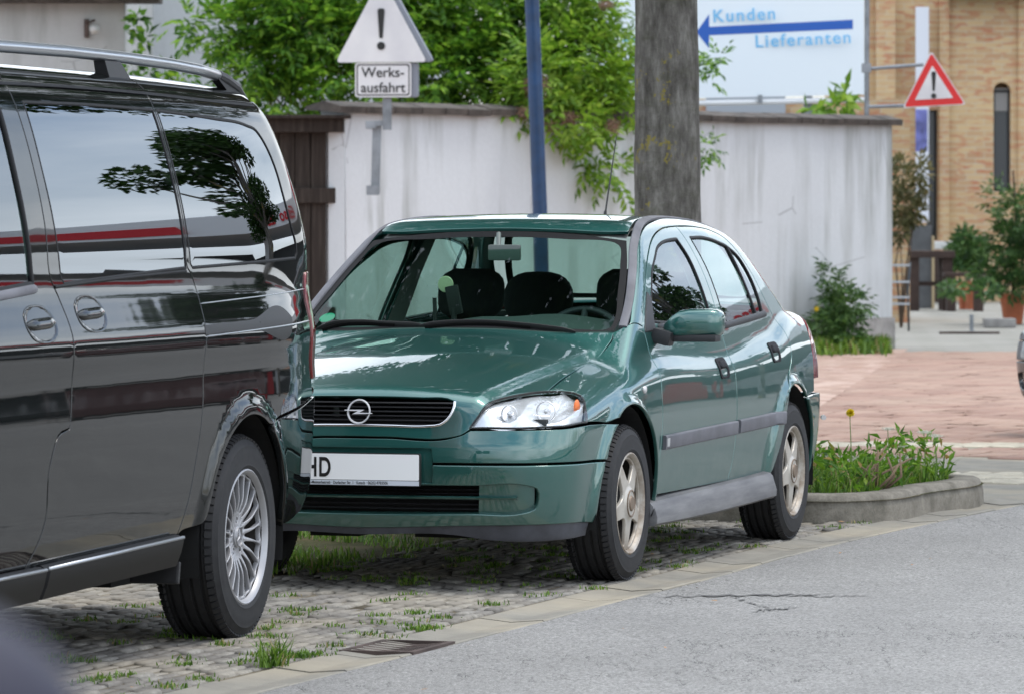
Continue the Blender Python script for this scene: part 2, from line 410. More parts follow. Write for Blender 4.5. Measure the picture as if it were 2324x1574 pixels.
def panel(F, name, pts, proj, m, parent, res=.025, off=0.0, gap=.0018, edge=.012, bev=.0022, holes=(), sides=(1, -1), both=False, disp=None, label=None, hres=None, nocrop=False):
    """pts: approximate points (x, y, z[, 1 = corner]) of the panel outline on the left side; both=True: one panel across the middle"""
    uvs, hi, lo = project(F, pts, proj)
    if both:   # outline given for the left half from centre to centre; mirror it
        if proj in ('front', 'fo', 'rear', 'ro') or proj in CYL: mir = [(-u[0], u[1]) + tuple(u[2:]) for u in uvs[::-1]]
        else: mir = [(u[0], -u[1]) + tuple(u[2:]) for u in uvs[::-1]]
        uvs = uvs + [q for q in mir if not any(abs(q[0] - r[0]) + abs(q[1] - r[1]) < 1e-4 for r in uvs)]
        sides = (1,)
    outer = smooth_poly(uvs, True, res); hs = [smooth_poly(project(F, h, proj)[0], True, hres or res) for h in holes]
    V2, T = mesh2d(outer, hs, res)
    P, hit = lift(F, V2, proj, hi, lo)
    T = T[hit[T].all(1)]
    tri = P[T]; fn = np.cross(tri[:, 1] - tri[:, 0], tri[:, 2] - tri[:, 0])
    N = grad(F, P)
    if (fn * N[T[:, 0]]).sum() < 0: T = T[:, ::-1]
    if disp is not None:
        P = P + N * disp(P)[:, None]
        e = .004; t1 = np.cross(N, [[0, 0, 1.0]]); t1 /= np.linalg.norm(t1, axis=1, keepdims=True) + 1e-9; t2 = np.cross(N, t1)
        d0 = disp(P); N = N - t1 * ((disp(P + t1 * e) - disp(P - t1 * e)) / (2 * e))[:, None] - t2 * ((disp(P + t2 * e) - disp(P - t2 * e)) / (2 * e))[:, None]
        N /= np.linalg.norm(N, axis=1, keepdims=True)
    P = P + N * off
    used = np.unique(T); rm = -np.ones(len(P), int); rm[used] = np.arange(len(used)); P = P[used]; N = N[used]; T = rm[T]
    if edge: P, Fc, N = shell(P, T, N, gap, edge, bev)
    else: Fc = [tuple(t) for t in T]
    res_o = []
    for s in sides:
        if s == 1: o = mobj(name, P, Fc, m, parent, normals=N)
        else:
            k = np.array([1, -1, 1]); o = mobj(name, P * k, [tuple(f[::-1]) for f in Fc], m, parent, normals=N * k)
        if label: o['label'] = label
        res_o.append(o)
    return res_o
def strip(F, name, pts, proj, width, height, m, parent, res=.02, off=0.0, sides=(1, -1), closed=False, n=5, ends=True, flat=.0, taper=0):
    """moulding of half-round section laid along a line on the body"""
    uvs, hi, lo = project(F, pts, proj); l2 = smooth_poly(uvs, closed, res)
    P, hit = lift(F, l2, proj, hi, lo); P = P[hit]; N = grad(F, P)
    Tn = np.roll(P, -1, 0) - np.roll(P, 1, 0)
    if not closed: Tn[0] = P[1] - P[0]; Tn[-1] = P[-1] - P[-2]
    Tn /= np.linalg.norm(Tn, axis=1, keepdims=True); B = np.cross(N, Tn); B /= np.linalg.norm(B, axis=1, keepdims=True)
    vs = []; k = n + 3; L_ = len(P)
    for i in range(L_):
        ww = width / 2; hh = height
        if taper and not closed: q = min(i, L_ - 1 - i) / taper; f = min(1, math.sqrt(min(1, q + .05))); ww *= f; hh *= f
        sec = [(-ww, -.006)] + [(-ww * math.copysign(abs(math.cos(a)) ** (1 - flat), math.cos(a)), hh * abs(math.sin(a)) ** (1 - flat)) for a in [math.pi * j / n for j in range(n + 1)]] + [(ww, -.006)]
        for (b, h) in sec: vs.append(P[i] + B[i] * b + N[i] * (h + off))
    k = len(sec); fs = []
    for i in range(L_ if closed else L_ - 1):
        for j in range(k - 1):
            a = i * k + j; b = ((i + 1) % L_) * k + j; fs.append((a, a + 1, b + 1, b))
    if not closed and ends: fs.append(tuple(range(k))[::-1]); fs.append(tuple((L_ - 1) * k + j for j in range(k)))
    r = []
    for s in sides:
        v = [(p[0], p[1] * s, p[2]) for p in vs]
        o = mobj(name, v, fs if s == 1 else [f[::-1] for f in fs], m, parent); sharp(o, 50); r.append(o)
    return r
def plate(name, outer, holes, hfun, depth, m, parent, res=.01, xf=None, bev=.002, axis=None):
    """flat or domed plate with holes in local (u, v), height hfun(u, v); xf maps (u, v, h) to 3-D"""
    V2, T = mesh2d(np.array(outer, float), [np.array(h, float) for h in holes], res)
    h = hfun(V2[:, 0], V2[:, 1]); P = np.column_stack([V2, h]); e = 1e-3
    N = np.column_stack([-(hfun(V2[:, 0] + e, V2[:, 1]) - hfun(V2[:, 0] - e, V2[:, 1])) / (2 * e), -(hfun(V2[:, 0], V2[:, 1] + e) - hfun(V2[:, 0], V2[:, 1] - e)) / (2 * e), np.ones(len(V2))])
    N /= np.linalg.norm(N, axis=1, keepdims=True)
    P, Fc, N = shell(P, T, N, 0, depth, bev)
    if xf is not None:
        M = np.array(xf)[:3, :3]; t = np.array(xf)[:3, 3]; P = P @ M.T + t; N = N @ M.T
        if np.linalg.det(M) < 0: Fc = [f[::-1] for f in Fc]
    return mobj(name, P, Fc, m, parent, normals=N)
def circle(r, n=48, c=(0, 0), a0=0): return [(c[0] + r * math.cos(a0 + 2 * math.pi * i / n), c[1] + r * math.sin(a0 + 2 * math.pi * i / n)) for i in range(n)]
def round_poly(pts, r, seg=5):
    n = len(pts); out = []; rs = r if isinstance(r, (list, tuple)) else [r] * n
    for i in range(n):
        p = Vector(pts[i]); a = (Vector(pts[i - 1]) - p); b = (Vector(pts[(i + 1) % n]) - p); q = min(rs[i], a.length * .45, b.length * .45)
        A = p + a.normalized() * q; B = p + b.normalized() * q
        for k in range(seg + 1):
            t = k / seg; out.append(tuple((1 - t) ** 2 * A + 2 * t * (1 - t) * p + t * t * B))
    return out
# ---------------- car materials ----------------
def paint(name, col, metal=.55, rough=.35, dust=.25, z1=.75, flake=True, dustcol=(.22, .2, .17), cior=1.8, crough=.015):
    def fn(t):
        b = t.b; b.inputs['Coat IOR'].default_value = cior; b.inputs['Specular IOR Level'].default_value = 0.0 if metal == 0 else .5; base = t.n.new('ShaderNodeRGB').outputs[0]; base.default_value = (*col, 1)
        if flake:
            lw = t.new('ShaderNodeLayerWeight', {'Blend': .35}).outputs['Facing']
            base = t.mix(lw, base, tuple(min(1, c * 1.0 + .0) for c in col))
        f = xform_coord_dirt(t, base, dustcol, .2, z1, dust)
        t.link(t.mix(f, base, dustcol), b.inputs['Base Color'])
        t.link(t.math('ADD', t.math('MULTIPLY', f, 1.2), rough), b.inputs['Roughness'])
        t.link(t.math('SUBTRACT', 1.0, t.math('MINIMUM', t.math('MULTIPLY', f, 1.6), 1.0)), b.inputs['Coat Weight'])
        wv = t.noise(t.coord(), 3.0, 2, .5)
        bp = t.new('ShaderNodeBump', {'Height': wv, 'Strength': .06, 'Distance': .02}); t.link(bp.outputs[0], b.inputs['Coat Normal'])
    return mat(name, col, rough, metal, coat=1.0, coat_rough=crough, fn=fn)
M_GREEN = paint('green metallic paint', (.014, .108, .094), .62, .36, .24, .62, cior=1.9)
M_RED = paint('red paint', (.07, .008, .012), .2, .4, .1)
M_YEL = paint('yellow paint', (.45, .28, .03), .1, .4, .1)
M_NAVY = paint('black blue paint', (.008, .009, .016), .3, .4, .1)
M_VAN = paint('dark grey paint', (.0055, .0066, .0066), .0, .5, .09, .60, dustcol=(.045, .043, .038), cior=1.55, crough=.035)
M_PLAS = mat('black plastic', (.018, .018, .02), .5, vary=.25)
M_PGREY = mat('grey weathered plastic', (.115, .115, .13), .55, vary=.25)
M_HND = mat('handle plastic', (.012, .012, .014), .6, spec=.15)
M_SILL = mat('dusty silver plastic', (.17, .17, .18), .6, fn=lambda t: t.link(t.ramp(t.noise(t.coord((.6, 3, 6)), 4, 6, .65), [(.3, (.08, .08, .088)), (.7, (.175, .175, .178))]), t.b.inputs['Base Color']))
M_RUB = mat('window rubber', (.006, .006, .007), .5, spec=.2)
M_DARK = mat('dark underside', (.006, .006, .006), .9)
M_INT = mat('dark cabin trim', (.035, .038, .038), .85)
M_INTL = mat('grey roof lining', (.20, .21, .20), .9)
M_SEAT = mat('dark seat cloth', (.005, .005, .006), .95, vary=.3)
M_CHROME = mat('chrome', (.82, .82, .84), .08, 1)
M_ALU = mat('brushed aluminium', (.55, .57, .60), .28, 1)
def _rimfn(t):
    n = t.noise(t.coord((1, 1, 1)), 14, 5, .6); c = t.coord(); s = t.sep(c); r = t.math('SQRT', t.math('ADD', t.math('MULTIPLY', s[0], s[0]), t.math('MULTIPLY', s[2], s[2])))
    f = t.math('MULTIPLY', t.new('ShaderNodeMapRange', {0: r, 1: .10, 2: .205, 3: .05, 4: .95}).outputs[0], t.ramp(n, [(.35, .25), (.65, 1.0)]))
    t.link(t.mix(f, (.50, .47, .42), (.17, .115, .07)), t.b.inputs['Base Color']); t.link(t.math('ADD', t.math('MULTIPLY', f, .35), .36), t.b.inputs['Roughness'])
M_RIM = mat('brake dusted rim', (.5, .47, .42), .4, .35, fn=_rimfn)
M_RIMV = mat('silver rim', (.36, .36, .375), .42, .45, vary=.15)
M_HUB = mat('brown hub cap', (.20, .15, .11), .5, .3, vary=.3)
def _tyre(t):
    n = t.noise(t.coord(), 25, 5, .7); t.link(t.ramp(n, [(.3, (.006, .006, .008)), (.75, (.018, .018, .019))]), t.b.inputs['Base Color']); t.bump(n, .12, .003)
M_TYRE = mat('tyre rubber', (.02, .02, .021), .72, fn=_tyre)
M_WS = glass_mat('windscreen glass', (.56, .73, .66), 1.22, dirt=.0)
M_SIDEG = glass_mat('side glass', (.62, .80, .74), 2.3, extra=.0); M_REARG = glass_mat('rear glass', (.66, .82, .76), 1.4)
M_DGL = glass_mat('privacy glass', (.06, .08, .08), 2.7, extra=.0)
M_CLEAR = glass_mat('lamp cover', (.95, .96, .96), 1.35)
M_REFL = mat('lamp reflector', (.88, .89, .91), .22, .55)
M_ORANGE = mat('orange bulb', (.75, .16, .02), .3, 0)
M_REDL = mat('red lamp plastic', (.20, .008, .010), .15, 0, coat=1)
M_WHL = mat('clear lamp plastic', (.55, .53, .52), .15, 0, coat=1)
M_PLATE = mat('white number plate', (.92, .92, .92), .4)
M_BLK = mat('black print', (.01, .01, .01), .5)

def wheel(root_name, parent, cx, cy, cz, rt, wd, rr, side, kind, steer=0, inner=.10):
    """tyre and rim; outer face towards side*y"""
    wob = bpy.data.objects.new(root_name, None); COL.objects.link(wob); wob.parent = parent; wob.empty_display_size = .1
    wob.location = (-cx if FLIP[0] else cx, cy, cz); wob.rotation_euler = (0, 0, (0 if side > 0 else math.pi) + steer)
    fl = FLIP[0]; FLIP[0] = False; h = wd / 2
    pr = [(rr - .012, -h + .02), (rr, -h + .008), (rr + .015, -h), (rr + .05, -h - .004), (rt - .03, -h + .002), (rt - .012, -h + .012), (rt - .003, -h + .03)]
    g = .006
    for gc in (-.26, -.09, .09, .26):
        c = gc * wd; pr += [(rt, c - g - .001), (rt - .008, c - g + .001), (rt - .008, c + g - .001), (rt, c + g + .001)]
    pr += [(rt - .003, h - .03), (rt - .012, h - .012), (rt - .03, h - .002), (rt - .034, h + .0015), (rt - .042, h + .0015), (rt - .046, h + .002), (rr + .05, h + .004), (rr + .025, h + .002), (rr + .018, h + .0035), (rr + .008, h - .001), (rr, h - .008), (rr - .012, h - .02)]
    mb = MB().lathe(pr, 'y', 96)
    nb = 76
    for k in range(nb):       # shoulder blocks of the tread
        a = 2 * math.pi * k / nb; rot = Matrix.Rotation(-a, 3, 'Y')
        for sgn in (1, -1):
            p = rot @ Vector((rt - .0035, sgn * (h - .024), 0)); mb.box(p, (.012, .026, 2 * math.pi * rt / nb * .74), rot @ Matrix.Rotation(sgn * .45, 3, 'Z'))
    ty = mb.obj('tyre', M_TYRE, wob, auto=28)
    rim = M_RIM if kind == 'five' else M_RIMV
    d = h - .018
    mb = MB().lathe([(rr + .002, h - .012), (rr + .006, h - .002), (rr + .001, h + .001), (rr - .006, h - .003), (rr - .012, h - .018)], 'y', 72)
    bar = mb.obj('rim', rim, wob, auto=40)
    MB().lathe([(rr - .012, h - .018), (rr - .02, h - .05), (rr - .035, -h * .2), (rr - .045, -h + .03), (rr - .005, -h + .01)], 'y', 72).obj('barrel', mat('shade-dark rim barrel', (.014, .011, .009), .6, .2, vary=.3), bar, auto=40)  # barrel coloured near black for the shade behind the spokes
    XF = Matrix(((1, 0, 0, 0), (0, 0, 1, 0), (0, 1, 0, 0), (0, 0, 0, 1)))   # (u,v,h) -> (u, h, v)
    ro = rr - .010
    holes = []
    if kind == 'five':
        for k in range(5):
            a = 2 * math.pi * k / 5 + math.pi / 5 - .25
            def P(r, q): return (r * math.cos(a + q), r * math.sin(a + q))
            hw = .42
            pts = [P(ro - .012, -hw), P(ro - .005, 0), P(ro - .012, hw), P(ro * .62, .30), P(ro * .43, .0), P(ro * .62, -.30)]
            pts = [P(ro - .014, -.48), P(ro - .009, -.2), P(ro - .009, .2), P(ro - .014, .48), P(ro * .72, .40), P(ro * .50, .24), P(ro * .42, 0), P(ro * .50, -.24), P(ro * .72, -.40)]
            holes.append(smooth_poly([(p[0], p[1]) for p in round_poly(pts, .014, 4)], True, .006))
        def hf(u, v):
            r = np.hypot(u, v); return d + .010 - .012 * np.clip((r - .05) / .15, 0, 1) ** 2 + .010 * (1 - sstep(.045, .075, r))
        f = plate('spokes', circle(ro, 80), holes, hf, .010, rim, bar, .008, XF, .004)
        cap = MB().lathe([(.0, d + .026), (.027, d + .026), (.031, d + .022), (.032, d + .012)], 'y', 28).lathe([(.052, d + .012), (.055, d + .0215), (.051, d + .023), (.047, d + .020), (.043, d + .012)], 'y', 32)
        cap.obj('hub_cap', M_HUB, bar, auto=40)
    else:
        ns = 20
        for k in range(ns):
            a = 2 * math.pi * k / ns
            def P(r, q): return (r * math.cos(a + q), r * math.sin(a + q))
            w0 = math.pi / ns
            pts = [P(ro - .010, -w0 + .030), P(ro - .008, 0), P(ro - .010, w0 - .030), P(.085, w0 - .095), P(.078, 0), P(.085, -w0 + .095)]
            holes.append(smooth_poly([(p[0], p[1]) for p in round_poly(pts, .006, 3)], True, .006))
        for k in range(5): holes.append(np.array(circle(.0115, 12, (.056 * math.cos(2 * math.pi * k / 5 + .3), .056 * math.sin(2 * math.pi * k / 5 + .3)))))
        def hf(u, v):
            r = np.hypot(u, v); return d - .003 - .016 * (1 - sstep(.045, .15, r)) + .002 * np.cos(np.arctan2(v, u) * ns + math.pi)
        f = plate('spokes', circle(ro, 120), holes, hf, .014, rim, bar, .0075, XF, .0025)
        cap = MB().lathe([(.0, d - .012), (.034, d - .012), (.037, d - .014), (.0375, d - .03)], 'y', 32)
        for k in range(3):
            a = 2 * math.pi * k / 3 + math.pi / 2; q = (math.cos(a), math.sin(a)); s_ = (-q[1], q[0])
            v = [(q[0] * .030, d - .009, q[1] * .030), (s_[0] * .0045, d - .009, s_[1] * .0045), (-s_[0] * .0045, d - .009, -s_[1] * .0045), (q[0] * .004, d - .004, q[1] * .004)]
            cap.add(v, [(0, 1, 3), (0, 3, 2), (0, 2, 1)])
        cap.lathe([(.030, d - .012), (.0315, d - .007), (.033, d - .012)], 'y', 32)
        cap.obj('hub_cap', M_RIMV, bar, auto=40)
    disc = MB().lathe([(.0, d - .06), (rr - .055, d - .06), (rr - .055, d - .075), (0, d - .075)], 'y', 40); disc.obj('brake_disc', mat('brake disc', (.008, .007, .006), .6, .3), wob)
    MB().lathe([(rr - .04, -h * .6), (0, -h * .6)], 'y', 32).obj('hub', M_DARK, wob)
    FLIP[0] = fl
    return wob

def build_car():
    F = F_car; FLIP[0] = True
    car = thing('parked_car', 'green metallic sedan parked behind the dark van, facing the viewer', 'car')
    G = M_GREEN
    P = lambda *a, **k: panel(F, *a, **k)
    def arc(cx, cz, r, a0, a1, n, y):
        return [(cx + r * math.cos(R(a0 + (a1 - a0) * i / n)), y, cz + r * math.sin(R(a0 + (a1 - a0) * i / n))) for i in range(n + 1)]
    strip_top = [(.37, .695, .99), (.49, .68, 1.065), (.74, .626, 1.225), (.886, .588, 1.318), (1.0, .566, 1.37), (1.12, .545, 1.40), (1.3, .52, 1.42), (1.64, .494, 1.43), (2.0, .49, 1.42), (2.3, .49, 1.395), (2.44, .50, 1.365)]
    # hood
    ghalf = [(-.820, .12, .741), (-.816, .25, .740), (-.807, .345, .737), (-.811, .376, .728), (-.818, .376, .711), (-.833, .352, .662), (-.840, .325, .643), (-.844, .281, .637), (-.848, .12, .634)]
    grille_full = ghalf + [(p[0], -p[1], p[2]) for p in ghalf[::-1]]
    P('hood', [(.255, 0, .98), (.264, .182, .98), (.285, .45, .968), (.325, .670, .972, 1), (.291, .675, .943), (.227, .666, .906), (.06, .645, .86), (-.10, .635, .825), (-.28, .632, .79), (-.45, .639, .762, 1), (-.618, .552, .755), (-.738, .505, .736), (-.813, .477, .688), (-.836, .441, .626, 1), (-.846, .408, .606), (-.852, .375, .599), (-.865, .114, .597), (-.865, 0, .597)],
      'fo', G, car, res=.022, both=True, holes=[grille_full], gap=.002)
    # front wings
    AF = dict(cx=-.02, cz=.29, r=.390)
    P('fender', [(-.45, .639, .762, 1), (-.28, .632, .79), (-.10, .635, .825), (.06, .645, .86), (.227, .666, .906), (.291, .675, .943), (.325, .670, .972, 1), (.395, .716, 1.0, 1), (.500, .745, .992, 1), (.496, .755, .951), (.490, .773, .888), (.478, .812, .83), (.463, .832, .75), (.462, .838, .62), (.452, .835, .535), (.430, .843, .395), (.415, .832, .31, 1), (.370, .83, .27, 1)]
      + arc(y=.84, a0=0, a1=118, n=14, **AF)[:-1] + [(-.203, .84, .634, 1), (-.36, .828, .640), (-.526, .818, .645, 1), (-.467, .794, .700), (-.41, .77, .728), (-.372, .75, .745), (-.368, .72, .757), (-.40, .68, .763)],
      'ob', G, car, res=.02)
    # body side with pillars, roof rail and rear wing
    AR = dict(cx=2.59, cz=.29, r=.390)
    P('body_side', [(.395, .716, 1.0, 1), (.540, .685, 1.095), (.767, .637, 1.239), (.912, .600, 1.326), (1.02, .583, 1.365), (1.15, .560, 1.392), (1.334, .540, 1.412), (1.7, .508, 1.425), (2.0, .503, 1.415), (2.3, .503, 1.39), (2.45, .508, 1.36, 1), (2.56, .545, 1.29), (2.68, .58, 1.2), (2.82, .605, 1.10), (2.90, .615, 1.05, 1), (3.02, .60, 1.035), (3.16, .59, 1.02, 1), (3.17, .66, .985), (3.14, .735, .94), (3.10, .775, .87), (3.075, .80, .78), (3.06, .805, .69), (3.055, .807, .64, 1)]
      + [(2.80, .835, .625, 1)] + arc(y=.84, a0=57, a1=178, n=16, **AR) + [(2.19, .845, .31, 1), (2.245, .842, .36), (2.30, .842, .42), (2.345, .843, .50), (2.40, .845, .60), (2.47, .845, .70), (2.57, .83, .77), (2.632, .812, .82), (2.650, .795, .885), (2.635, .765, .95), (2.58, .735, 1.005), (2.543, .712, 1.064), (2.491, .669, 1.179), (2.42, .629, 1.269), (2.323, .596, 1.333), (2.149, .572, 1.374), (1.943, .565, 1.39), (1.589, .566, 1.394), (1.333, .575, 1.381), (1.14, .596, 1.345), (.937, .634, 1.268), (.708, .69, 1.14), (.588, .719, 1.06), (.500, .745, .992, 1)],
      'ob', G, car, res=.022)
    Bl = [(1.60, .568, 1.394, 1), (1.635, .605, 1.335), (1.66, .671, 1.20), (1.645, .718, 1.09), (1.615, .758, .975), (1.612, .80, .88), (1.612, .833, .743), (1.610, .835, .55), (1.603, .83, .466), (1.575, .818, .358), (1.545, .81, .31, 1)]
    fwin = [(.66, .735, 1.005, 1), (.72, .71, 1.08), (.80, .69, 1.14), (.89, .67, 1.20), (1.038, .638, 1.266), (1.13, .62, 1.303), (1.223, .61, 1.323), (1.36, .603, 1.336), (1.50, .60, 1.341, 1), (1.545, .642, 1.262), (1.545, .692, 1.153), (1.525, .739, 1.032), (1.515, .765, .968, 1)]
    rwin = [(1.715, .594, 1.346, 1), (1.952, .594, 1.345), (2.151, .604, 1.325), (2.30, .615, 1.295), (2.40, .64, 1.245), (2.44, .67, 1.17), (2.445, .704, 1.09), (2.42, .735, 1.010, 1), (1.700, .76, .972, 1), (1.735, .71, 1.11), (1.745, .66, 1.22)]
    P('front_door', [(.500, .745, .992, 1), (.588, .719, 1.06), (.708, .69, 1.14), (.937, .634, 1.268), (1.14, .596, 1.345), (1.333, .575, 1.381), (1.46, .568, 1.390)] + Bl + [(.415, .832, .31, 1), (.430, .843, .395), (.452, .835, .535), (.462, .838, .62), (.463, .832, .75), (.478, .812, .83), (.490, .773, .888), (.496, .755, .951)],
      'side', G, car, res=.025, holes=[fwin], gap=.0025)
    P('rear_door', Bl[::-1] + [(1.943, .565, 1.39), (2.149, .572, 1.374), (2.323, .596, 1.333), (2.42, .629, 1.269), (2.491, .669, 1.179), (2.543, .712, 1.064), (2.58, .735, 1.005), (2.635, .765, .95), (2.650, .795, .885), (2.632, .812, .82), (2.57, .83, .77), (2.47, .845, .70), (2.40, .845, .60), (2.345, .843, .50), (2.30, .842, .42), (2.245, .842, .36), (2.19, .845, .31, 1)],
      'side', G, car, res=.025, holes=[rwin], gap=.0025)
    doors = {(o.name.split('.')[0], i): o for n in ('front_door', 'rear_door') for i, o in enumerate([x for x in KIDS(car) if x.name.split('.')[0] == n])}
    for i, s in enumerate((1, -1)):
        fd, rd = doors[('front_door', i)], doors[('rear_door', i)]
        P('window', fwin, 'side', M_SIDEG, fd, res=.03, off=-.006, gap=-.004, edge=0, sides=(s,))
        P('window', rwin, 'side', M_SIDEG, rd, res=.03, off=-.006, gap=-.004, edge=0, sides=(s,))
        strip(F, 'window_seal', fwin, 'side', .016, .004, M_RUB, fd, closed=True, sides=(s,), off=-.002)
        strip(F, 'window_seal', rwin, 'side', .016, .004, M_RUB, rd, closed=True, sides=(s,), off=-.002)
        strip(F, 'window_divider', [(2.265, .62, 1.305), (2.285, .68, 1.16), (2.29, .74, 1.01)], 'side', .022, .003, M_RUB, rd, sides=(s,))
        strip(F, 'belt_moulding', [(1.64, .757, .966), (2.0, .757, .983), (2.47, .74, 1.006)], 'side', .030, .012, M_PLAS, rd, sides=(s,), flat=.4, taper=2)
        strip(F, 'belt_moulding', [(.70, .75, .985), (1.2, .76, .965), (1.58, .76, .962)], 'side', .030, .012, M_PLAS, fd, sides=(s,), flat=.4, taper=2)
        strip(F, 'side_moulding', [(.475, .84, .522), (1.0, .84, .530), (1.592, .84, .538)], 'side', .058, .015, M_PGREY, fd, sides=(s,), n=8, flat=.7)
        P('badge', [(.49, .84, .506, 1), (.525, .84, .506, 1), (.525, .84, .540, 1), (.49, .84, .539, 1)], 'side', mat('pale badge', (.40, .40, .40), .5), fd, res=.02, off=.0165, gap=0, edge=.002, bev=.001, sides=(s,))
        strip(F, 'side_moulding', [(1.632, .84, .540), (2.0, .84, .546), (2.325, .84, .552)], 'side', .058, .015, M_PGREY, rd, sides=(s,), n=8, flat=.7)
        for (hx, hz, d) in ((1.445, .795, fd), (2.34, .838, rd)):
            c = round_poly([(hx - .075, hz - .045), (hx + .075, hz - .042), (hx + .075, hz + .046), (hx - .075, hz + .042)], .026)
            hb = P('handle', [(p[0], .83, p[1], 1) for p in c], 'side', M_HND, d, res=.008, off=.004, gap=0, edge=.004, bev=.003, sides=(s,), disp=lambda q, hx=hx, hz=hz: -.018 * (1 - sstep(.55, .95, np.sqrt(((q[:, 0] - hx) / .062) ** 2 + ((q[:, 2] - hz + .012) / .030) ** 2))))[0]
            strip(F, 'paddle', [(hx - .055, .83, hz + .014), (hx, .83, hz + .015), (hx + .055, .83, hz + .017)], 'side', .034, .008, M_HND, hb, sides=(s,), n=8, flat=.5, taper=2, off=.002, res=.012)
        # sail and mirror
        P('mirror_sail', [(.50, .75, .965, 1), (.655, .74, .97, 1), (.665, .735, 1.005, 1), (.735, .705, 1.10, 1), (.71, .70, 1.125, 1), (.60, .71, 1.05, 1)], 'side', M_PLAS, fd, res=.02, off=.004, gap=0, edge=.006, sides=(s,))
    # roof and glass
    P('roof', [(.925, 0, 1.385), (.928, .25, 1.38), (.945, .49, 1.358), (.96, .545, 1.35, 1), (1.03, .540, 1.385), (1.15, .52, 1.405), (1.3, .50, 1.42), (1.64, .478, 1.43), (2.0, .475, 1.42), (2.3, .475, 1.39), (2.44, .485, 1.36, 1), (2.47, .3, 1.365), (2.49, 0, 1.37)], 'top', G, car, res=.03, both=True)
    strip(F, 'roof_moulding', strip_top, 'ob', .036, .006, M_PGREY, car, flat=.5)
    wsp = [(.262, 0, .985), (.268, .18, .985), (.294, .51, .970), (.335, .668, .975, 1), (.392, .672, 1.008), (.55, .648, 1.108), (.749, .602, 1.238), (.895, .556, 1.335, 1), (.902, .3, 1.365), (.905, 0, 1.372)]
    ws = P('windscreen', wsp, 'fo', M_WS, car, res=.03, both=True, off=-.002, gap=0, edge=0)[0]
    P('windscreen_seal', wsp, 'fo', M_RUB, car, res=.03, both=True, off=.0005, gap=-.002, edge=0, holes=[smooth_hole([(.284, 0, .992), (.289, .18, .992), (.316, .505, .978), (.355, .648, .985), (.405, .650, 1.015), (.56, .618, 1.115), (.745, .574, 1.235), (.86, .532, 1.318), (.862, .3, 1.345), (.865, 0, 1.35)])])
    for pts, nm in (([(.305, -.60, .98), (.325, -.54, .996), (.325, -.42, .998), (.30, -.28, .990), (.28, -.12, .982)], 'wiper'), ([(.272, -.14, .985), (.297, .0, .994), (.305, .12, .996), (.298, .30, .988), (.285, .52, .974)], 'wiper')):
        strip(F, nm, pts, 'fo', .012, .014, M_BLK, car, off=.006, sides=(1,), taper=3)
        strip(F, 'wiper_blade', [(p[0] - .012, p[1] + .03, p[2] - .004) for p in pts[:4]], 'fo', .007, .010, mat('wiper rubber', (.004, .004, .004), .7, spec=.1), car, off=.003, sides=(1,))
    P('cowl', [(.215, 0, .972), (.235, .3, .965), (.275, .6, .955), (.325, .67, .972, 1), (.335, .668, .977, 1), (.30, .51, .975), (.272, .18, .99), (.268, 0, .99)], 'top', M_PLAS, car, res=.03, both=True, off=-.01, edge=.01)
    rgp = [(2.50, 0, 1.365), (2.48, .3, 1.36), (2.455, .48, 1.352, 1), (2.56, .52, 1.29), (2.68, .555, 1.2), (2.82, .58, 1.10), (2.875, .585, 1.06, 1), (2.92, .3, 1.06), (2.935, 0, 1.06)]
    P('rear_window', rgp, 'ro', M_REARG, car, res=.04, both=True, off=-.003, gap=0, edge=0)
    P('rear_window_seal', rgp, 'ro', M_RUB, car, res=.03, both=True, gap=-.003, edge=0, off=.0005, holes=[smooth_hole([(2.525, 0, 1.345), (2.505, .3, 1.34), (2.495, .455, 1.325), (2.58, .49, 1.27), (2.69, .525, 1.19), (2.80, .545, 1.11), (2.84, .55, 1.08), (2.885, .3, 1.08), (2.90, 0, 1.08)], True)])
    P('boot_lid', [(2.955, 0, 1.05), (2.94, .3, 1.05), (2.915, .595, 1.05, 1), (3.02, .585, 1.035), (3.16, .575, 1.02, 1), (3.26, .57, .93), (3.30, .56, .80), (3.31, .56, .66, 1), (3.33, .3, .65), (3.34, 0, .65)], 'ro', G, car, res=.035, both=True)
    P('tail_light', [(3.16, .595, 1.015, 1), (3.18, .66, .98), (3.15, .735, .935), (3.105, .775, .87), (3.08, .80, .78), (3.065, .805, .70, 1), (3.29, .57, .70, 1), (3.26, .58, .93)], 'rc', M_REDL, car, res=.025)
    P('rear_bumper', [(3.35, 0, .64), (3.33, .3, .64), (3.28, .6, .635), (3.17, .75, .632), (3.058, .805, .632, 1), (2.80, .835, .618, 1)] + arc(y=.84, a0=55, a1=0, n=8, **AR) + [(2.97, .80, .24, 1), (3.15, .70, .235), (3.25, .45, .235), (3.30, 0, .235)], 'cr', G, car, res=.03, both=True, off=.004)
    MB().tube([(3.10, .845, .522), (3.14, .83, .522)], .012).obj('exhaust_tip', M_CHROME, car)
    # front end
    archf = [(-.02 + .39 * math.cos(R(a)), .835, .29 + .39 * math.sin(R(a))) for a in (120, 130, 140, 149)]
    P('bumper', [(-.865, 0, .587), (-.865, .114, .587), (-.852, .375, .590), (-.843, .42, .604), (-.836, .447, .620, 1), (-.782, .662, .622), (-.688, .776, .625), (-.526, .818, .634), (-.36, .828, .632), (-.212, .84, .626, 1)] + archf[1:] + [(-.362, .835, .493, 1), (-.693, .778, .496), (-.816, .616, .495), (-.862, .302, .495, 1), (-.861, .296, .548, 1), (-.867, 0, .548)], 'cf', G, car, res=.02, both=True, off=.001, edge=.02)
    ih = [(-.858, .1, .408), (-.841, .464, .408), (-.798, .650, .410), (-.775, .690, .398), (-.766, .695, .36), (-.766, .680, .322), (-.782, .640, .308), (-.824, .458, .303), (-.842, .1, .298)]
    ifull = ih + [(p[0], -p[1], p[2]) for p in ih[::-1]]
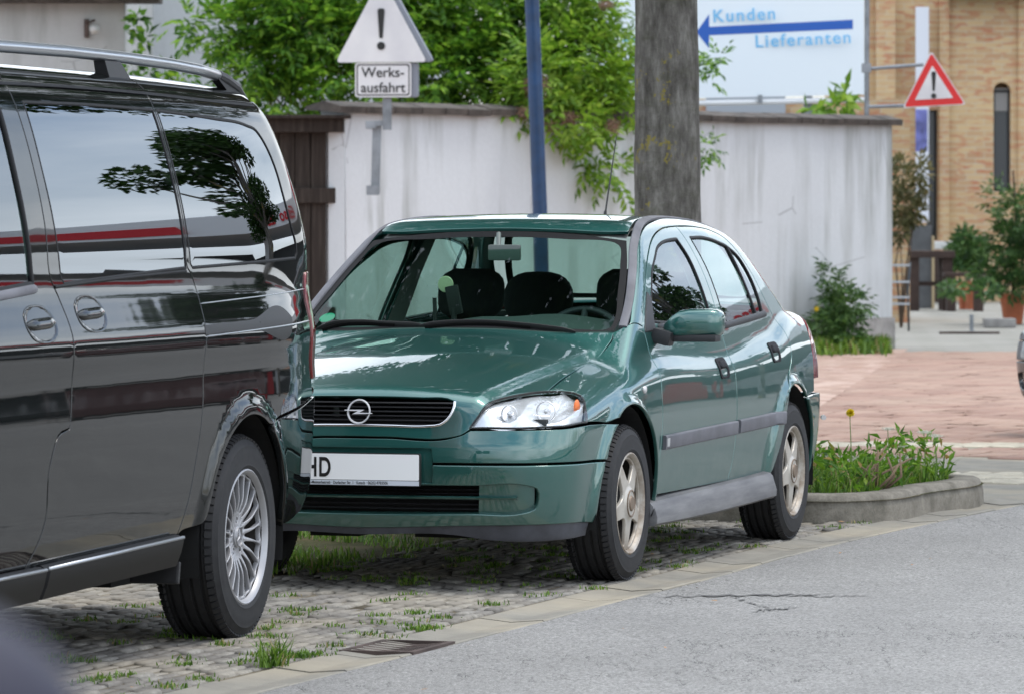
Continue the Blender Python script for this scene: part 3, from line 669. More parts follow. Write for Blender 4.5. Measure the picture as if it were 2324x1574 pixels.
    arch2 = [(-.02 + .39 * math.cos(R(a)), .825, .29 + .39 * math.sin(R(a))) for a in (152, 160, 170, 180, 186)]
    P('lower_bumper', [(-.858, 0, .420), (-.857, .296, .420, 1), (-.862, .302, .489, 1), (-.816, .616, .489), (-.693, .778, .490), (-.368, .83, .487, 1)] + arch2 + [(-.425, .79, .252, 1), (-.60, .76, .258), (-.727, .702, .258), (-.809, .442, .253), (-.822, 0, .240)], 'cf', G, car, res=.02, both=True, off=.004, holes=[ifull], edge=.035, bev=.005)
    P('plate_recess', [(-.867, 0, .550), (-.861, .298, .550, 1), (-.857, .298, .418, 1), (-.858, 0, .418)], 'cf', G, car, res=.03, both=True, off=-.012, edge=0)
    P('front_lip', [(-.815, 0, .246), (-.80, .44, .258), (-.72, .70, .262), (-.60, .755, .262), (-.425, .787, .254, 1), (-.40, .777, .197, 1), (-.60, .75, .192), (-.76, .52, .192), (-.80, .38, .212), (-.804, 0, .210)], 'cf', mat('scuffed bumper lip', (.05, .053, .065), .55, vary=.5), car, res=.025, both=True, off=-.004, edge=.02)
    # intake
    def inset(off, pts): return [(p[0] + off, p[1], p[2]) for p in pts]
    P('intake_blank', [(-.82, .47, .415, 1), (-.79, .70, .415, 1), (-.78, .70, .30, 1), (-.82, .47, .298, 1)], 'cf', G, car, res=.03, off=-.022, edge=0)
    g = MB()
    for k, z in enumerate((.318, .336, .354, .376, .392)):
        v, f = [], []; N_ = 24
        for i in range(N_ + 1):
            y = -.47 + .94 * i / N_; x = -.842 + .10 * y * y + .24 * abs(y) ** 5.5 + .012
            v += [(x, y, z + .003), (x - .008, y, z), (x, y, z - .003), (x + .03, y, z)]
        f = [(4*i + a, 4*i + (a + 1) % 4, 4*i + 4 + (a + 1) % 4, 4*i + 4 + a) for i in range(N_) for a in range(4)]
        g.add(v, f)
    g.obj('intake_grille', M_PLAS, car)
    v = []; N_ = 40
    for i in range(N_ + 1):
        y = -.62 + 1.24 * i / N_; x = -.852 + .10 * y * y + .24 * abs(y) ** 5.5
        v += [(x, y, .369), (x - .006, y, .364), (x, y, .357), (x + .03, y, .363)]
    MB().add(v, [(4*i + a, 4*i + (a + 1) % 4, 4*i + 4 + (a + 1) % 4, 4*i + 4 + a) for i in range(N_) for a in range(4)]).obj('intake_bar', G, car)
    MB().box((-.70, 0, .46), (.03, 1.42, .40)).box((-.3, 0, .70), (.6, 1.1, .01)).obj('radiator', M_DARK, car)
    # upper grille
    g = MB(); N_ = 30
    for k in range(6):
        z = .722 - k * .0165; v = []; yw = .372 - k * .008 if k < 3 else .356 - (k - 3) * .02
        for i in range(N_ + 1):
            y = -yw + 2 * yw * i / N_; x = float(NOSE_X(z)) + .10 * y * y + .014
            v += [(x, y, z + .0035), (x - .010, y, z + .0005), (x - .010, y, z - .002), (x + .02, y, z - .004)]
        g.add(v, [(4*i + a, 4*i + (a + 1) % 4, 4*i + 4 + (a + 1) % 4, 4*i + 4 + a) for i in range(N_) for a in range(4)])
    g.obj('grille', M_PLAS, car)
    strip(F, 'grille_trim', [(p[0], p[1], p[2]) for p in ghalf[3:]] + [(-.848, 0, .634)] + [(p[0], -p[1], p[2]) for p in ghalf[3:][::-1]], 'fo', .011, .005, M_CHROME, car, sides=(1,), off=.001)
    eb = MB(); ex = -.846
    EM = lambda u, v, h: (ex - h + .18 * (v - .0), u, .688 + v)
    ring = [(r * math.cos(a), r * math.sin(a)) for a in [2 * math.pi * i / 40 for i in range(40)] for r in (1,)]
    vv = []; ff = []
    for i, (c, s_) in enumerate(ring):
        for rr_, hh in ((.0475, .004), (.0465, .010), (.0425, .010), (.0405, .004)): vv.append(EM(c * rr_, s_ * rr_, hh))
    for i in range(40):
        for j in range(3): ff.append((i * 4 + j, ((i + 1) % 40) * 4 + j, ((i + 1) % 40) * 4 + j + 1, i * 4 + j + 1))
    eb.add(vv, ff)
    bolt = [(-.056, .0035), (-.056, .0068), (.024, .0072), (.003, -.0040), (.056, -.0052), (.056, -.0080), (-.024, -.0098), (-.002, .0018)]
    pv, pf = prism(bolt, .006, .013); eb.add([EM(p[0], p[1], p[2]) for p in pv], pf)
    eb.obj('emblem', mat('emblem chrome', (.88, .88, .90), .3, .35), car, auto=40)
    # headlights: cover, bowl, lamps
    hl = [(-.834, .444, .632, 1), (-.813, .480, .686), (-.738, .508, .731), (-.618, .556, .750), (-.451, .641, .760), (-.40, .685, .758), (-.372, .72, .752), (-.378, .748, .742), (-.41, .77, .725), (-.467, .794, .698), (-.524, .818, .645, 1), (-.686, .776, .637), (-.782, .664, .634)]
    for i, s in enumerate((1, -1)):
        cov = P('headlight', hl, 'co2', M_CLEAR, car, res=.02, off=.001, edge=0, gap=0, sides=(s,))[0]
        P('reflector', hl, 'co2', M_REFL, cov, res=.02, off=-.020, gap=-.004, edge=0, sides=(s,), disp=lambda q: -.012 * np.cos(q[:, 1] * 60) * sstep(.6, .72, q[:, 1]) - .03 * np.exp(-((q[:, 1] - .565) ** 2 + (q[:, 2] - .685) ** 2) / .0016) - .03 * np.exp(-((q[:, 1] - .69) ** 2 + (q[:, 2] - .695) ** 2) / .0018))
        strip(F, 'lamp_seal', hl, 'co2', .008, .003, M_BLK, cov, closed=True, sides=(s,), off=-.002)
        for (bx, by, bz, br) in ((-.775, .575, .682, .033), (-.705, .70, .690, .040)):
            b = MB().lathe([(br, -.012), (br * .97, -.018), (br * .90, -.016), (br * .86, -.004)], 'x', 28, (bx + .035, s * by, bz)).lathe([(.0, -.020), (.008, -.018), (.010, -.008), (.010, .02)], 'x', 16, (bx + .035, s * by, bz))
            b.obj('lamp', mat('lamp bowl', (.8, .8, .82), .3, .4), cov, smooth=True)
        b = MB(); bm = bmesh.new(); bmesh.ops.create_uvsphere(bm, u_segments=16, v_segments=10, radius=1)
        bm.verts.index_update(); b.add([(-.500 + v.co.x * .030, s * (.768 + v.co.y * .010), .697 + v.co.z * .034) for v in bm.verts], [[v.index for v in f.verts] for f in bm.faces]); bm.free()
        b.obj('indicator_bulb', M_ORANGE, cov, smooth=True)
        b = MB(); bm = bmesh.new(); bmesh.ops.create_uvsphere(bm, u_segments=14, v_segments=8, radius=1)
        bm.verts.index_update(); b.add([(.215 + v.co.x * .022, s * (.832 + v.co.y * .010), .745 + v.co.z * .016) for v in bm.verts], [[v.index for v in f.verts] for f in bm.faces]); bm.free()
        b.obj('side_indicator', M_WHL, car, smooth=True)
        # mirror
        vs = []; NR, NK = 16, 28; prof = [(.796, .016, .014, .978, .63), (.804, .028, .026, .980, .635), (.832, .042, .042, .990, .642), (.862, .051, .0535, .998, .65), (.90, .056, .0575, 1.001, .66), (.98, .058, .0575, 1.002, .67), (1.010, .055, .054, 1.001, .675), (1.024, .046, .046, 1.0, .68), (1.031, .030, .032, .999, .682), (1.033, .008, .010, .999, .682)]
        for (yy, rx, rz, zc, xc) in prof:
            for k in range(NK):
                q = 2 * math.pi * k / NK; cx_, sz_ = math.cos(q), math.sin(q); vs.append((xc + rx * math.copysign(abs(cx_) ** .6, cx_), s * yy, zc + rz * math.copysign(abs(sz_) ** (.42 if sz_ > 0 else .5), sz_)))
        fs = [(i * NK + k, i * NK + (k + 1) % NK, (i + 1) * NK + (k + 1) % NK, (i + 1) * NK + k) for i in range(len(prof) - 1) for k in range(NK)] + [tuple(range(NK))[::-1], tuple(range(NK * (len(prof) - 1), NK * len(prof)))]
        mir = MB().add(vs, fs).obj('side_mirror', G, car, auto=50)
        a = MB(); a.box((.655, s * .915, .940), (.085, .205, .030), bev=.010).box((.615, s * .795, .945), (.085, .085, .062), Matrix.Rotation(s * -.25, 3, 'X'), bev=.02).obj('mirror_foot', M_PLAS, mir, auto=40)
        v, f = prism(round_poly([(s * .80, .955), (s * 1.0, .952), (s * 1.0, 1.045), (s * .81, 1.035)], .02), 0, .004); MB().add([(.722 + p[2], p[0], p[1]) for p in v], f).obj('mirror_glass', M_CHROME, mir)
        # arch liners
        for cx in (-.02, 2.59):
            l = MB(); pr = []
            for k in range(25):
                a_ = R(-10 + 200 * k / 24); pr.append((cx + .40 * math.cos(a_), .29 + .40 * math.sin(a_)))
            v = [(p[0], s * .50, p[1]) for p in pr] + [(p[0], s * .822, p[1]) for p in pr]; n_ = len(pr)
            f = [(i, i + 1, i + 1 + n_, i + n_) for i in range(n_ - 1)] + [tuple(range(n_))]
            l.add(v, f).obj('wheel_arch_liner', M_DARK, car)
        # sill
        sec = lambda x, zb, zt, q: [(x, s * (.790), zt + .01), (x, s * (.838 + q), zt), (x, s * (.850 + q), zt - .014), (x, s * (.857 + q), zt - .038), (x, s * (.868 + q), zb + .036), (x, s * (.866 + q), zb + .010), (x, s * (.85 + q), zb), (x, s * .76, zb + .005)]
        st = [(.27, .235, .275, -.01), (.275, .196, .288, 0), (.6, .194, .296, 0), (1.2, .194, .302, 0), (1.8, .202, .310, 0), (2.08, .208, .316, .004), (2.15, .208, .318, .004), (2.165, .215, .305, -.004)]
        v = []; [v.extend(sec(*q)) for q in st]
        f = [(8*i + a_, 8*i + a_ + 1, 8*i + 9 + a_, 8*i + 8 + a_) for i in range(len(st) - 1) for a_ in range(7)] + [tuple(range(8)), tuple(range(8 * len(st) - 8, 8 * len(st)))[::-1]]
        MB().add(v, f).obj('sill', M_SILL, car, auto=30)
        FLIPs = 1
        wheel('wheel', car, -.005, s * .742, .303, .305, .195, .196, s, 'five', steer=0)
        wheel('wheel', car, 2.60, s * .735, .303, .305, .195, .196, s, 'five')
    MB().box((1.3, 0, .33), (3.9, 1.12, .22), bev=.05).box((1.3, 0, .37), (1.7, 1.56, .16)).box((3.0, 0, .40), (.5, 1.3, .3)).box((-.35, .30, .215), (.4, .35, .05)).box((-.45, -.2, .21), (.25, .2, .04)).obj('underbody', M_DARK, car)
    # number plate
    pl = MB(); v, f = prism(round_poly([(-.262, .405), (.262, .405), (.262, .531), (-.262, .531)], .008), 0, .012)
    pl.add([(-.876 - p[2], p[0], p[1]) for p in v], f); plo = pl.obj('number_plate', mat('plate holder', (.02, .02, .02), .4), car)
    v, f = prism(round_poly([(-.257, .428), (.257, .428), (.257, .527), (-.257, .527)], .006), 0, .002); MB().add([(-.8885 - p[2], p[0], p[1]) for p in v], f).obj('plate_face', M_PLATE, plo)
    v, f = prism([(-.257, .408), (.257, .408), (.257, .426), (-.257, .426)], 0, .001); MB().add([(-.8885 - p[2], p[0], p[1]) for p in v], f).obj('plate_strip', mat('pale strip', (.62, .66, .72), .4), plo)
    FLIP[0] = False
    TR = (R(90), 0, R(90))
    text_mesh('lettering', 'HD', .104, M_BLK, plo, (.8912, -.205, .4405), TR, .0006, .0022, sx=.66, space=1.12)
    text_mesh('lettering', 'Kfz-Meisterbetrieb · Durlacher Str. 1 · Ketsch · 06202-9783506', .0165, M_BLK, plo, (.8902, -.20, .4115), TR, .0003, .0001, sx=.78)
    FLIP[0] = True
    # aerial
    MB().tube([(2.33, .03, 1.405), (2.345, .03, 1.46)], [.010, .007], 10).tube([(2.345, .03, 1.455), (2.47, .03, 1.70), (2.52, .03, 1.80)], [.0045, .003, .0025], 8).obj('aerial', M_BLK, car)
    # green environmental sticker, in the screen's lower corner; a round thing hanging from the mirror
    # cabin
    P('roof_lining', [(.93, 0, 1.385), (.95, .54, 1.35, 1), (1.3, .54, 1.40), (2.3, .53, 1.37), (2.45, .50, 1.35, 1), (2.49, 0, 1.37)], 'top', M_INTL, car, res=.08, both=True, off=-.03, edge=0)
    seat = MB()
    for y in (-.36, .36):
        seat = MB()
        for (w_, z0, z1, x0, x1, th) in ((.25, .42, .60, 1.42, 1.50, .07), (.24, .60, .95, 1.50, 1.60, .065), (.15, .99, 1.21, 1.60, 1.63, .055)):
            pv = []
            n_ = 10
            for i in range(n_ + 1):
                t_ = i / n_; z = z0 + (z1 - z0) * t_; x = x0 + (x1 - x0) * t_; q = w_ * (1 - .9 * abs(2 * t_ - 1) ** 4 * .5); h_ = th * (1 - .8 * abs(2 * t_ - 1) ** 6)
                for k in range(16):
                    a_ = 2 * math.pi * k / 16; pv.append((x + h_ * math.copysign(abs(math.cos(a_)) ** .7, math.cos(a_)), y + q * math.copysign(abs(math.sin(a_)) ** .6, math.sin(a_)), z))
            seat.add(pv, [(16 * i + k, 16 * i + (k + 1) % 16, 16 * i + 16 + (k + 1) % 16, 16 * i + 16 + k) for i in range(n_) for k in range(16)] + [tuple(range(16))[::-1], tuple(range(16 * n_, 16 * n_ + 16))])
        seat.box((1.20, y, .42), (.5, .5, .14), bev=.05).tube([(1.61, y - .05, .9), (1.62, y - .05, 1.02)], .007).tube([(1.61, y + .05, .9), (1.62, y + .05, 1.02)], .007)
        seat.obj('seat', M_SEAT, car, auto=45)
    seat = MB().box((2.32, 0, .66), (.16, 1.30, .60), Matrix.Rotation(.3, 3, 'Y'), bev=.06).box((2.0, 0, .45), (.5, 1.3, .2), bev=.06)
    for y in (-.30, .33):
        for j_ in range(1): seat.add([(2.40 + .05 * math.copysign(abs(math.cos(p_) * math.cos(q_)) ** .8, math.cos(p_) * math.cos(q_)), y + .165 * math.copysign(abs(math.cos(p_) * math.sin(q_)) ** .75, math.sin(q_)), 1.065 + .125 * math.copysign(abs(math.sin(p_)) ** .8, math.sin(p_))) for p_ in [-math.pi / 2 + math.pi * a_ / 12 for a_ in range(13)] for q_ in [2 * math.pi * b_ / 20 for b_ in range(20)]], [(20 * i + k, 20 * i + (k + 1) % 20, 20 * i + 20 + (k + 1) % 20, 20 * i + 20 + k) for i in range(12) for k in range(20)])
    seat.obj('rear_seat', M_SEAT, car, auto=45)
    # dashboard, shelf, door cards
    v = []; N_ = 20
    for i in range(N_ + 1):
        y = -.66 + 1.32 * i / N_; hmp = .025 + .040 * math.exp(-((y - .32) / .24) ** 2) + .02 * math.exp(-((y + .0) / .12) ** 2)
        v += [(.30 + .1 * y * y, y, .935), (.50, y, .965 + hmp * .6), (.66, y, .970 + hmp), (.74, y, .93 + hmp), (.76, y, .55)]
    MB().add(v, [(5 * i + a_, 5 * i + 5 + a_, 5 * i + 6 + a_, 5 * i + 1 + a_) for i in range(N_) for a_ in range(4)]).obj('dashboard', mat('dashboard', (.05, .065, .065), .6), car, auto=60)
    MB().box((2.72, 0, 1.0), (.50, 1.15, .02)).obj('rear_shelf', M_INT, car)
    for s in (1, -1):
        MB().box((1.5, s * .70, .70), (1.95, .04, .50), bev=.015).obj('door_trim', M_INT, car)
        P('pillar_trim', [(1.56, .56, 1.37, 1), (1.70, .60, 1.36, 1), (1.74, .70, 1.10, 1), (1.73, .75, .95, 1), (1.50, .76, .95, 1), (1.53, .70, 1.13, 1)], 'side', M_INTL, car, res=.05, off=-.045, edge=0, sides=(s,))
    sw = MB(); c = Vector((.93, .34, .885)); tilt = Matrix.Rotation(R(-62), 3, 'Y')
    rp_ = [c + tilt @ Vector((.185 * math.cos(a_), .185 * math.sin(a_), 0)) for a_ in [2 * math.pi * k / 40 for k in range(41)]]
    sw.tube(rp_, .014, 10, cap=False)
    for a_ in (-.3, math.pi + .3, math.pi / 2, -math.pi / 2): sw.tube([c, c + tilt @ Vector((.18 * math.cos(a_ + math.pi / 2), .18 * math.sin(a_ + math.pi / 2), 0))], .014, 8)
    sw.box(c, (.03, .12, .10), bev=.012); sw.tube([c, (.75, .34, .80)], .03, 10)
    sw.obj('steering_wheel', mat('steering wheel', (.04, .045, .05), .4), car, auto=50)
    MB().box((.80, .055, 1.285), (.025, .14, .066), Matrix.Rotation(-.06, 3, 'Z'), bev=.012).tube([(.80, .03, 1.30), (.86, .01, 1.365)], .010).obj('inside_mirror', mat('mirror back', (.10, .12, .11), .5), car, auto=40)
    for s in (): MB().box((.93, s * .33, 1.352), (.14, .42, .015), Matrix.Rotation(.25, 3, 'Y'), bev=.006).obj('sun_visor', M_INTL, car, auto=40)
    # things on the dashboard: phone holder
    MB().tube([(.60, -.10, .99), (.60, -.10, 1.06)], .012).box((.60, -.10, 1.09), (.02, .055, .12), Matrix.Rotation(.2, 3, 'X'), bev=.006).tube([(.58, -.175, .985), (.58, -.178, 1.10)], .009).obj('phone_holder', M_BLK, car, auto=40)
    d = MB().lathe([(.0, -.004), (.032, -.003), (.034, 0), (.032, .003), (0, .004)], 'x', 32, (.62, -.143, 1.155)); d.obj('mirror_pendant', mat('pale disc', (.55, .58, .36), .4), car, auto=40)
    sp, sf = prism(circle(.034, 28), 0, .002)
    sb = MB(); ctr = np.array([(.385, -.585, 1.035)]); pp, _ = lift(F, np.array([project(F, [(.385, -.585, 1.035)], 'fo')[0][0][:2]]), 'fo', .9, .2); nn = grad(F, pp)[0]; t1 = np.cross([0, 0, 1.], nn); t1 /= np.linalg.norm(t1); t2 = np.cross(nn, t1)
    sb.add([tuple(pp[0] + t1 * a[0] + t2 * a[1] - nn * (.006 - a[2])) for a in sp], sf); sb.obj('emission_sticker', mat('green sticker', (.02, .35, .20), .5), car)
    FLIP[0] = False
    return car
def smooth_hole(half, _=None):
    return [tuple(p) for p in half] + [(p[0], -p[1], p[2]) for p in half[::-1] if abs(p[1]) > 1e-6]
U_AX = (.3057, .9521)
CAR = build_car(); CAR.location = (-.328, 19.358, 0); CAR.rotation_euler = (0, 0, math.atan2(-.9521, -.3057))
def build_van():
    F = F_van; FLIP[0] = True
    van = thing('parked_van', 'dark grey van with silver roof rails, cut by the left edge of the picture', 'van')
    G = M_VAN
    P = lambda *a, **k: panel(F, *a, **k)
    def arc(cx, a0, a1, n): return [(cx - .05 + .43 * math.cos(R(a0 + (a1 - a0) * i / n)), .95, .33 + .43 * math.sin(R(a0 + (a1 - a0) * i / n))) for i in range(n + 1)]
    rsplit = [(-.485, .746, 1.838, 1), (-.485, .80, 1.72), (-.485, .85, 1.5), (-.487, .88, 1.38), (-.50, .902, 1.262), (-.475, .905, 1.245), (-.450, .921, 1.191), (-.472, .947, 1.096), (-.505, .965, .979), (-.525, .959, .814), (-.565, .955, .665), (-.63, .94, .50), (-.69, .94, .392, 1)]
    fsplit = [(-1.77, .746, 1.838, 1), (-1.765, .812, 1.68), (-1.767, .847, 1.548), (-1.772, .876, 1.408), (-1.775, .905, 1.235), (-1.742, .919, 1.19), (-1.728, .939, 1.125), (-1.738, .964, 1.012), (-1.748, .96, .88), (-1.77, .959, .785, 1), (-1.87, .959, .765), (-1.930, .955, .680), (-1.945, .947, .512), (-2.0, .945, .43), (-2.064, .939, .375, 1)]
    win2 = [(-1.69, .78, 1.785, 1), (-1.129, .772, 1.790), (-.505, .774, 1.787, 1), (-.505, .85, 1.5), (-.515, .90, 1.262, 1), (-.963, .906, 1.248), (-1.665, .912, 1.224, 1), (-1.688, .905, 1.245, 1), (-1.693, .879, 1.388), (-1.697, .844, 1.561)]
    win3 = [(-.465, .774, 1.786, 1), (.108, .781, 1.770), (.45, .786, 1.752), (.545, .79, 1.735), (.61, .805, 1.68), (.651, .825, 1.603), (.668, .849, 1.502), (.69, .868, 1.406), (.722, .879, 1.33), (.725, .882, 1.305, 1), (.705, .886, 1.285, 1), (.10, .896, 1.272), (-.45, .903, 1.262, 1), (-.468, .90, 1.275, 1)]
    win1 = [(-1.905, .785, 1.765, 1), (-1.912, .813, 1.677), (-1.922, .847, 1.546), (-1.925, .876, 1.408), (-1.925, .895, 1.30), (-1.925, .912, 1.226, 1), (-2.4, .92, 1.20), (-2.95, .91, 1.165, 1), (-2.82, .87, 1.35), (-2.6, .81, 1.60), (-2.42, .78, 1.75, 1)]
    P('sliding_door', fsplit + rsplit[::-1], 'side', G, van, res=.03, holes=[win2], gap=.003, edge=.02)
    P('front_door', fsplit[:] + [(-2.3, .94, .375), (-2.74, .93, .375, 1), (-2.80, .94, .46), (-2.86, .95, .62), (-2.98, .95, .78), (-3.02, .94, .95), (-3.03, .92, 1.12), (-2.97, .90, 1.22), (-2.85, .86, 1.38), (-2.62, .80, 1.62), (-2.45, .76, 1.78), (-2.35, .746, 1.825)], 'side', G, van, res=.03, holes=[win1], gap=.003, edge=.02)
    tl = [(.842, .881, 1.235, 1), (.812, .90, 1.07), (.815, .905, .95), (.835, .90, .853, 1)]
    P('rear_side', rsplit + [(-.66, .945, .40, 1)] + arc(0, 171, 66, 16)[1:] + [(.30, .97, .742, 1), (.5, .945, .76), (.74, .915, .782), (.84, .895, .79, 1)] + tl[::-1] + [(.88, .86, 1.30), (.86, .83, 1.5), (.82, .79, 1.68), (.76, .755, 1.79), (.68, .735, 1.835, 1)], 'side', G, van, res=.028, holes=[win3], gap=.002, edge=.02)
    P('fender', [(-2.74, .93, .375, 1), (-2.80, .94, .46), (-2.86, .95, .62), (-2.98, .95, .78), (-3.02, .94, .95), (-3.03, .92, 1.12, 1), (-3.5, .9, 1.0), (-3.75, .85, .88, 1), (-3.75, .87, .60, 1), (-3.62, .92, .56, 1)] + arc(-3.2, 150, 6, 14), 'side', G, van, res=.05)
    kids = lambda n: [x for x in KIDS(van) if x.name.split('.')[0] == n]
    D1, D2, D3 = kids('front_door'), kids('sliding_door'), kids('rear_side')
    for i, s in enumerate((1, -1)):
        P('window', win1, 'side', M_SIDEG, D1[i], res=.04, off=-.008, gap=-.006, edge=0, sides=(s,))
        P('window', win2, 'side', M_DGL, D2[i], res=.04, off=-.002, gap=.001, edge=.006, sides=(s,))
        P('window', win3, 'side', M_DGL, D3[i], res=.04, off=-.002, gap=.001, edge=.006, sides=(s,))
        strip(F, 'window_seal', win1, 'side', .022, .004, M_RUB, D1[i], closed=True, sides=(s,), off=-.003)
        strip(F, 'window_seal', win2, 'side', .012, .0025, M_RUB, D2[i], closed=True, sides=(s,), off=-.001)
        strip(F, 'window_seal', win3, 'side', .012, .0025, M_RUB, D3[i], closed=True, sides=(s,), off=-.001)
        strip(F, 'belt_moulding', [(-2.93, .92, 1.155), (-2.4, .92, 1.185), (-1.905, .915, 1.213)], 'side', .030, .012, M_PGREY, D1[i], sides=(s,), flat=.4, taper=2)
        strip(F, 'belt_moulding', [(-1.755, .91, 1.215), (-1.129, .91, 1.236), (-.52, .91, 1.251)], 'side', .012, .004, M_RUB, D2[i], sides=(s,))
        strip(F, 'roof_groove', [(-2.3, .746, 1.835), (-1.2, .746, 1.845), (-.49, .746, 1.842), (.2, .75, 1.832), (.66, .745, 1.828)], 'side', .012, .001, M_RUB, van, sides=(s,), off=.001)
        for (hx, hz, d) in ((-1.965, 1.106, D1[i]), (-1.510, 1.129, D2[i])):
            el = [(hx + .128 * math.copysign(abs(math.cos(a)) ** .8, math.cos(a)), .94, hz + .058 * math.copysign(abs(math.sin(a)) ** .8, math.sin(a)), ) for a in [2 * math.pi * k / 20 for k in range(20)]]
            cup = P('handle_cup', el, 'side', M_VAN, d, res=.012, off=.0025, gap=0, edge=.003, bev=.002, sides=(s,), disp=lambda q, hx=hx, hz=hz: -.040 * (1 - sstep(.25, 1.0, np.sqrt(((q[:, 0] - hx) / .128) ** 2 + ((q[:, 2] - hz) / .058) ** 2))))[0]
            strip(F, 'handle', [(hx - .120, .94, hz - .003), (hx, .94, hz), (hx + .120, .94, hz + .004)], 'side', .036, .016, M_VAN, d, sides=(s,), n=10, flat=.3, taper=3)
        P('rail_slot', [(-.49, .955, 1.072, 1), (0, .955, 1.080), (.46, .955, 1.092), (.48, .95, 1.08), (.47, .95, 1.064), (0, .955, 1.050), (-.50, .955, 1.040, 1)], 'side', M_BLK, van, res=.03, off=.0012, gap=0, edge=0, sides=(s,))
        strip(F, 'rail_highlight', [(-.498, .96, 1.035), (0, .955, 1.045), (.79, .905, 1.062)], 'side', .007, .004, M_ALU, van, sides=(s,), taper=2)  # bright strip stands in for the highlight along the lower edge of the slot
        strip(F, 'shoulder_line', [(-.455, .93, 1.143), (.2, .93, 1.158), (.84, .885, 1.175)], 'side', .005, .002, M_ALU, van, sides=(s,), taper=2)
        P('tail_light', tl + [(1.03, .70, .86, 1), (1.04, .70, 1.05), (1.00, .70, 1.24, 1)], 'rc', M_REDL, van, res=.03, sides=(s,), off=.006)
        # sill
        sec = lambda x, z, e: [(x, s * (.90), z + .012), (x, s * (.937 + e), z + .008), (x, s * (.957 + e), z - .004), (x, s * (.957 + e), z - .012), (x, s * (.948 + e), z - .05), (x, s * (.930 + e), z - .095), (x, s * .88, z - .10)]
        for xa, xb, za, zb in ((-2.74, -1.95, .362, .366), (-1.94, -.70, .368, .386)):
            st = [(xa, za, -.006), (xa + .01, za, 0), ((xa + xb) / 2, (za + zb) / 2, 0), (xb - .01, zb, 0), (xb, zb, -.006)]; v = []; [v.extend(sec(*q)) for q in st]
            f = [(7*i + a_, 7*i + a_ + 1, 7*i + 8 + a_, 7*i + 7 + a_) for i in range(4) for a_ in range(6)] + [tuple(range(7)), tuple(range(28, 35))[::-1]]
            MB().add(v, f).obj('sill', mat('dark sill', (.012, .012, .013), .42, 0, spec=.15), van, auto=25)
            MB().tube([(xa + .005, s * .954, za - .001), (xb - .005, s * .954, zb - .001)], .006, 8).obj('sill_highlight', mat('painted sill highlight', (.40, .42, .45), .35, .8), van, smooth=True)  # pale metal strip painted in as the highlight on the sill's upper bevel
        # roof rail
        rail = [(-2.9, s * .655, 1.915), (-2.7, s * .655, 1.945), (-2.2, s * .655, 1.955), (-1.49, s * .655, 1.962), (-.99, s * .655, 1.965), (-.45, s * .655, 1.962), (0, s * .655, 1.955), (.3, s * .655, 1.945), (.53, s * .655, 1.928)]
        rl = MB().tube(rail, .020, 14, sq=1.0).obj('roof_rail', M_ALU, van, smooth=True)
        for fx, fz in ((-.56, 1.945), (-2.0, 1.94)):
            MB().add([(fx - .13, s * .635, fz), (fx + .02, s * .635, fz), (fx + .12, s * .635, 1.875), (fx - .10, s * .635, 1.875), (fx - .13, s * .675, fz), (fx + .02, s * .675, fz), (fx + .12, s * .685, 1.875), (fx - .10, s * .685, 1.875)], [(0, 1, 2, 3), (7, 6, 5, 4), (0, 4, 5, 1), (1, 5, 6, 2), (2, 6, 7, 3), (3, 7, 4, 0)]).obj('rail_foot', M_PLAS, rl)
        MB().tube([(.50, s * .655, 1.930), (.58, s * .655, 1.918), (.70, s * .655, 1.892), (.84, s * .655, 1.845)], [.021, .024, .022, .008], 12).add([(.46, s * .64, 1.925), (.60, s * .64, 1.915), (.78, s * .64, 1.85), (.62, s * .64, 1.86), (.46, s * .67, 1.925), (.60, s * .67, 1.915), (.78, s * .67, 1.85), (.62, s * .67, 1.86)], [(0, 1, 2, 3), (7, 6, 5, 4), (0, 4, 5, 1), (1, 5, 6, 2), (2, 6, 7, 3), (3, 7, 4, 0)]).obj('rail_foot', M_PLAS, rl)
        for cx in (-.05, -3.25):
            pr = [(cx + .45 * math.cos(R(-12 + 204 * k / 24)), .33 + .45 * math.sin(R(-12 + 204 * k / 24))) for k in range(25)]; n_ = 25
            MB().add([(p[0], s * .55, p[1]) for p in pr] + [(p[0], s * .935, p[1]) for p in pr], [(i, i + 1, i + 1 + n_, i + n_) for i in range(n_ - 1)] + [tuple(range(n_))]).obj('wheel_arch_liner', M_DARK, van)
        wheel('wheel', van, 0, s * .823, .342, .344, .225, .226, s, 'multi'); wheel('wheel', van, -3.2, s * .823, .342, .344, .225, .226, s, 'multi')
        MB().box((-.66, s * .84, .265), (.02, .17, .075), Matrix.Rotation(.2, 3, 'Y'), bev=.008).obj('mud_flap', M_PLAS, van)
        P('headlight', [(-3.6, .86, .93, 1), (-3.74, .84, .86, 1), (-3.76, .83, .72, 1), (-3.95, .62, .70, 1), (-3.93, .58, .85, 1), (-3.80, .65, .94, 1)], 'co', M_WHL, van, res=.04, sides=(s,))
        for sx in (1,):
            MB().box((-3.22, s * 1.07, 1.20), (.12, .24, .26), bev=.05).box((-3.19, s * .94, 1.15), (.06, .12, .05)).obj('side_mirror', G, van, auto=40)
    P('roof', [(-2.38, 0, 1.89), (-2.36, .5, 1.87), (-2.32, .746, 1.832, 1), (-1.2, .746, 1.842), (-.49, .746, 1.842), (.2, .747, 1.84), (.66, .735, 1.832, 1), (.74, .6, 1.85), (.76, 0, 1.86)], 'top', G, van, res=.04, both=True)
    for x in (-1.765, -.475):
        strip(F, 'roof_joint', [(x, .60, 1.905), (x, .70, 1.88), (x, .735, 1.855)], 'ob', .008, .001, M_RUB, van)
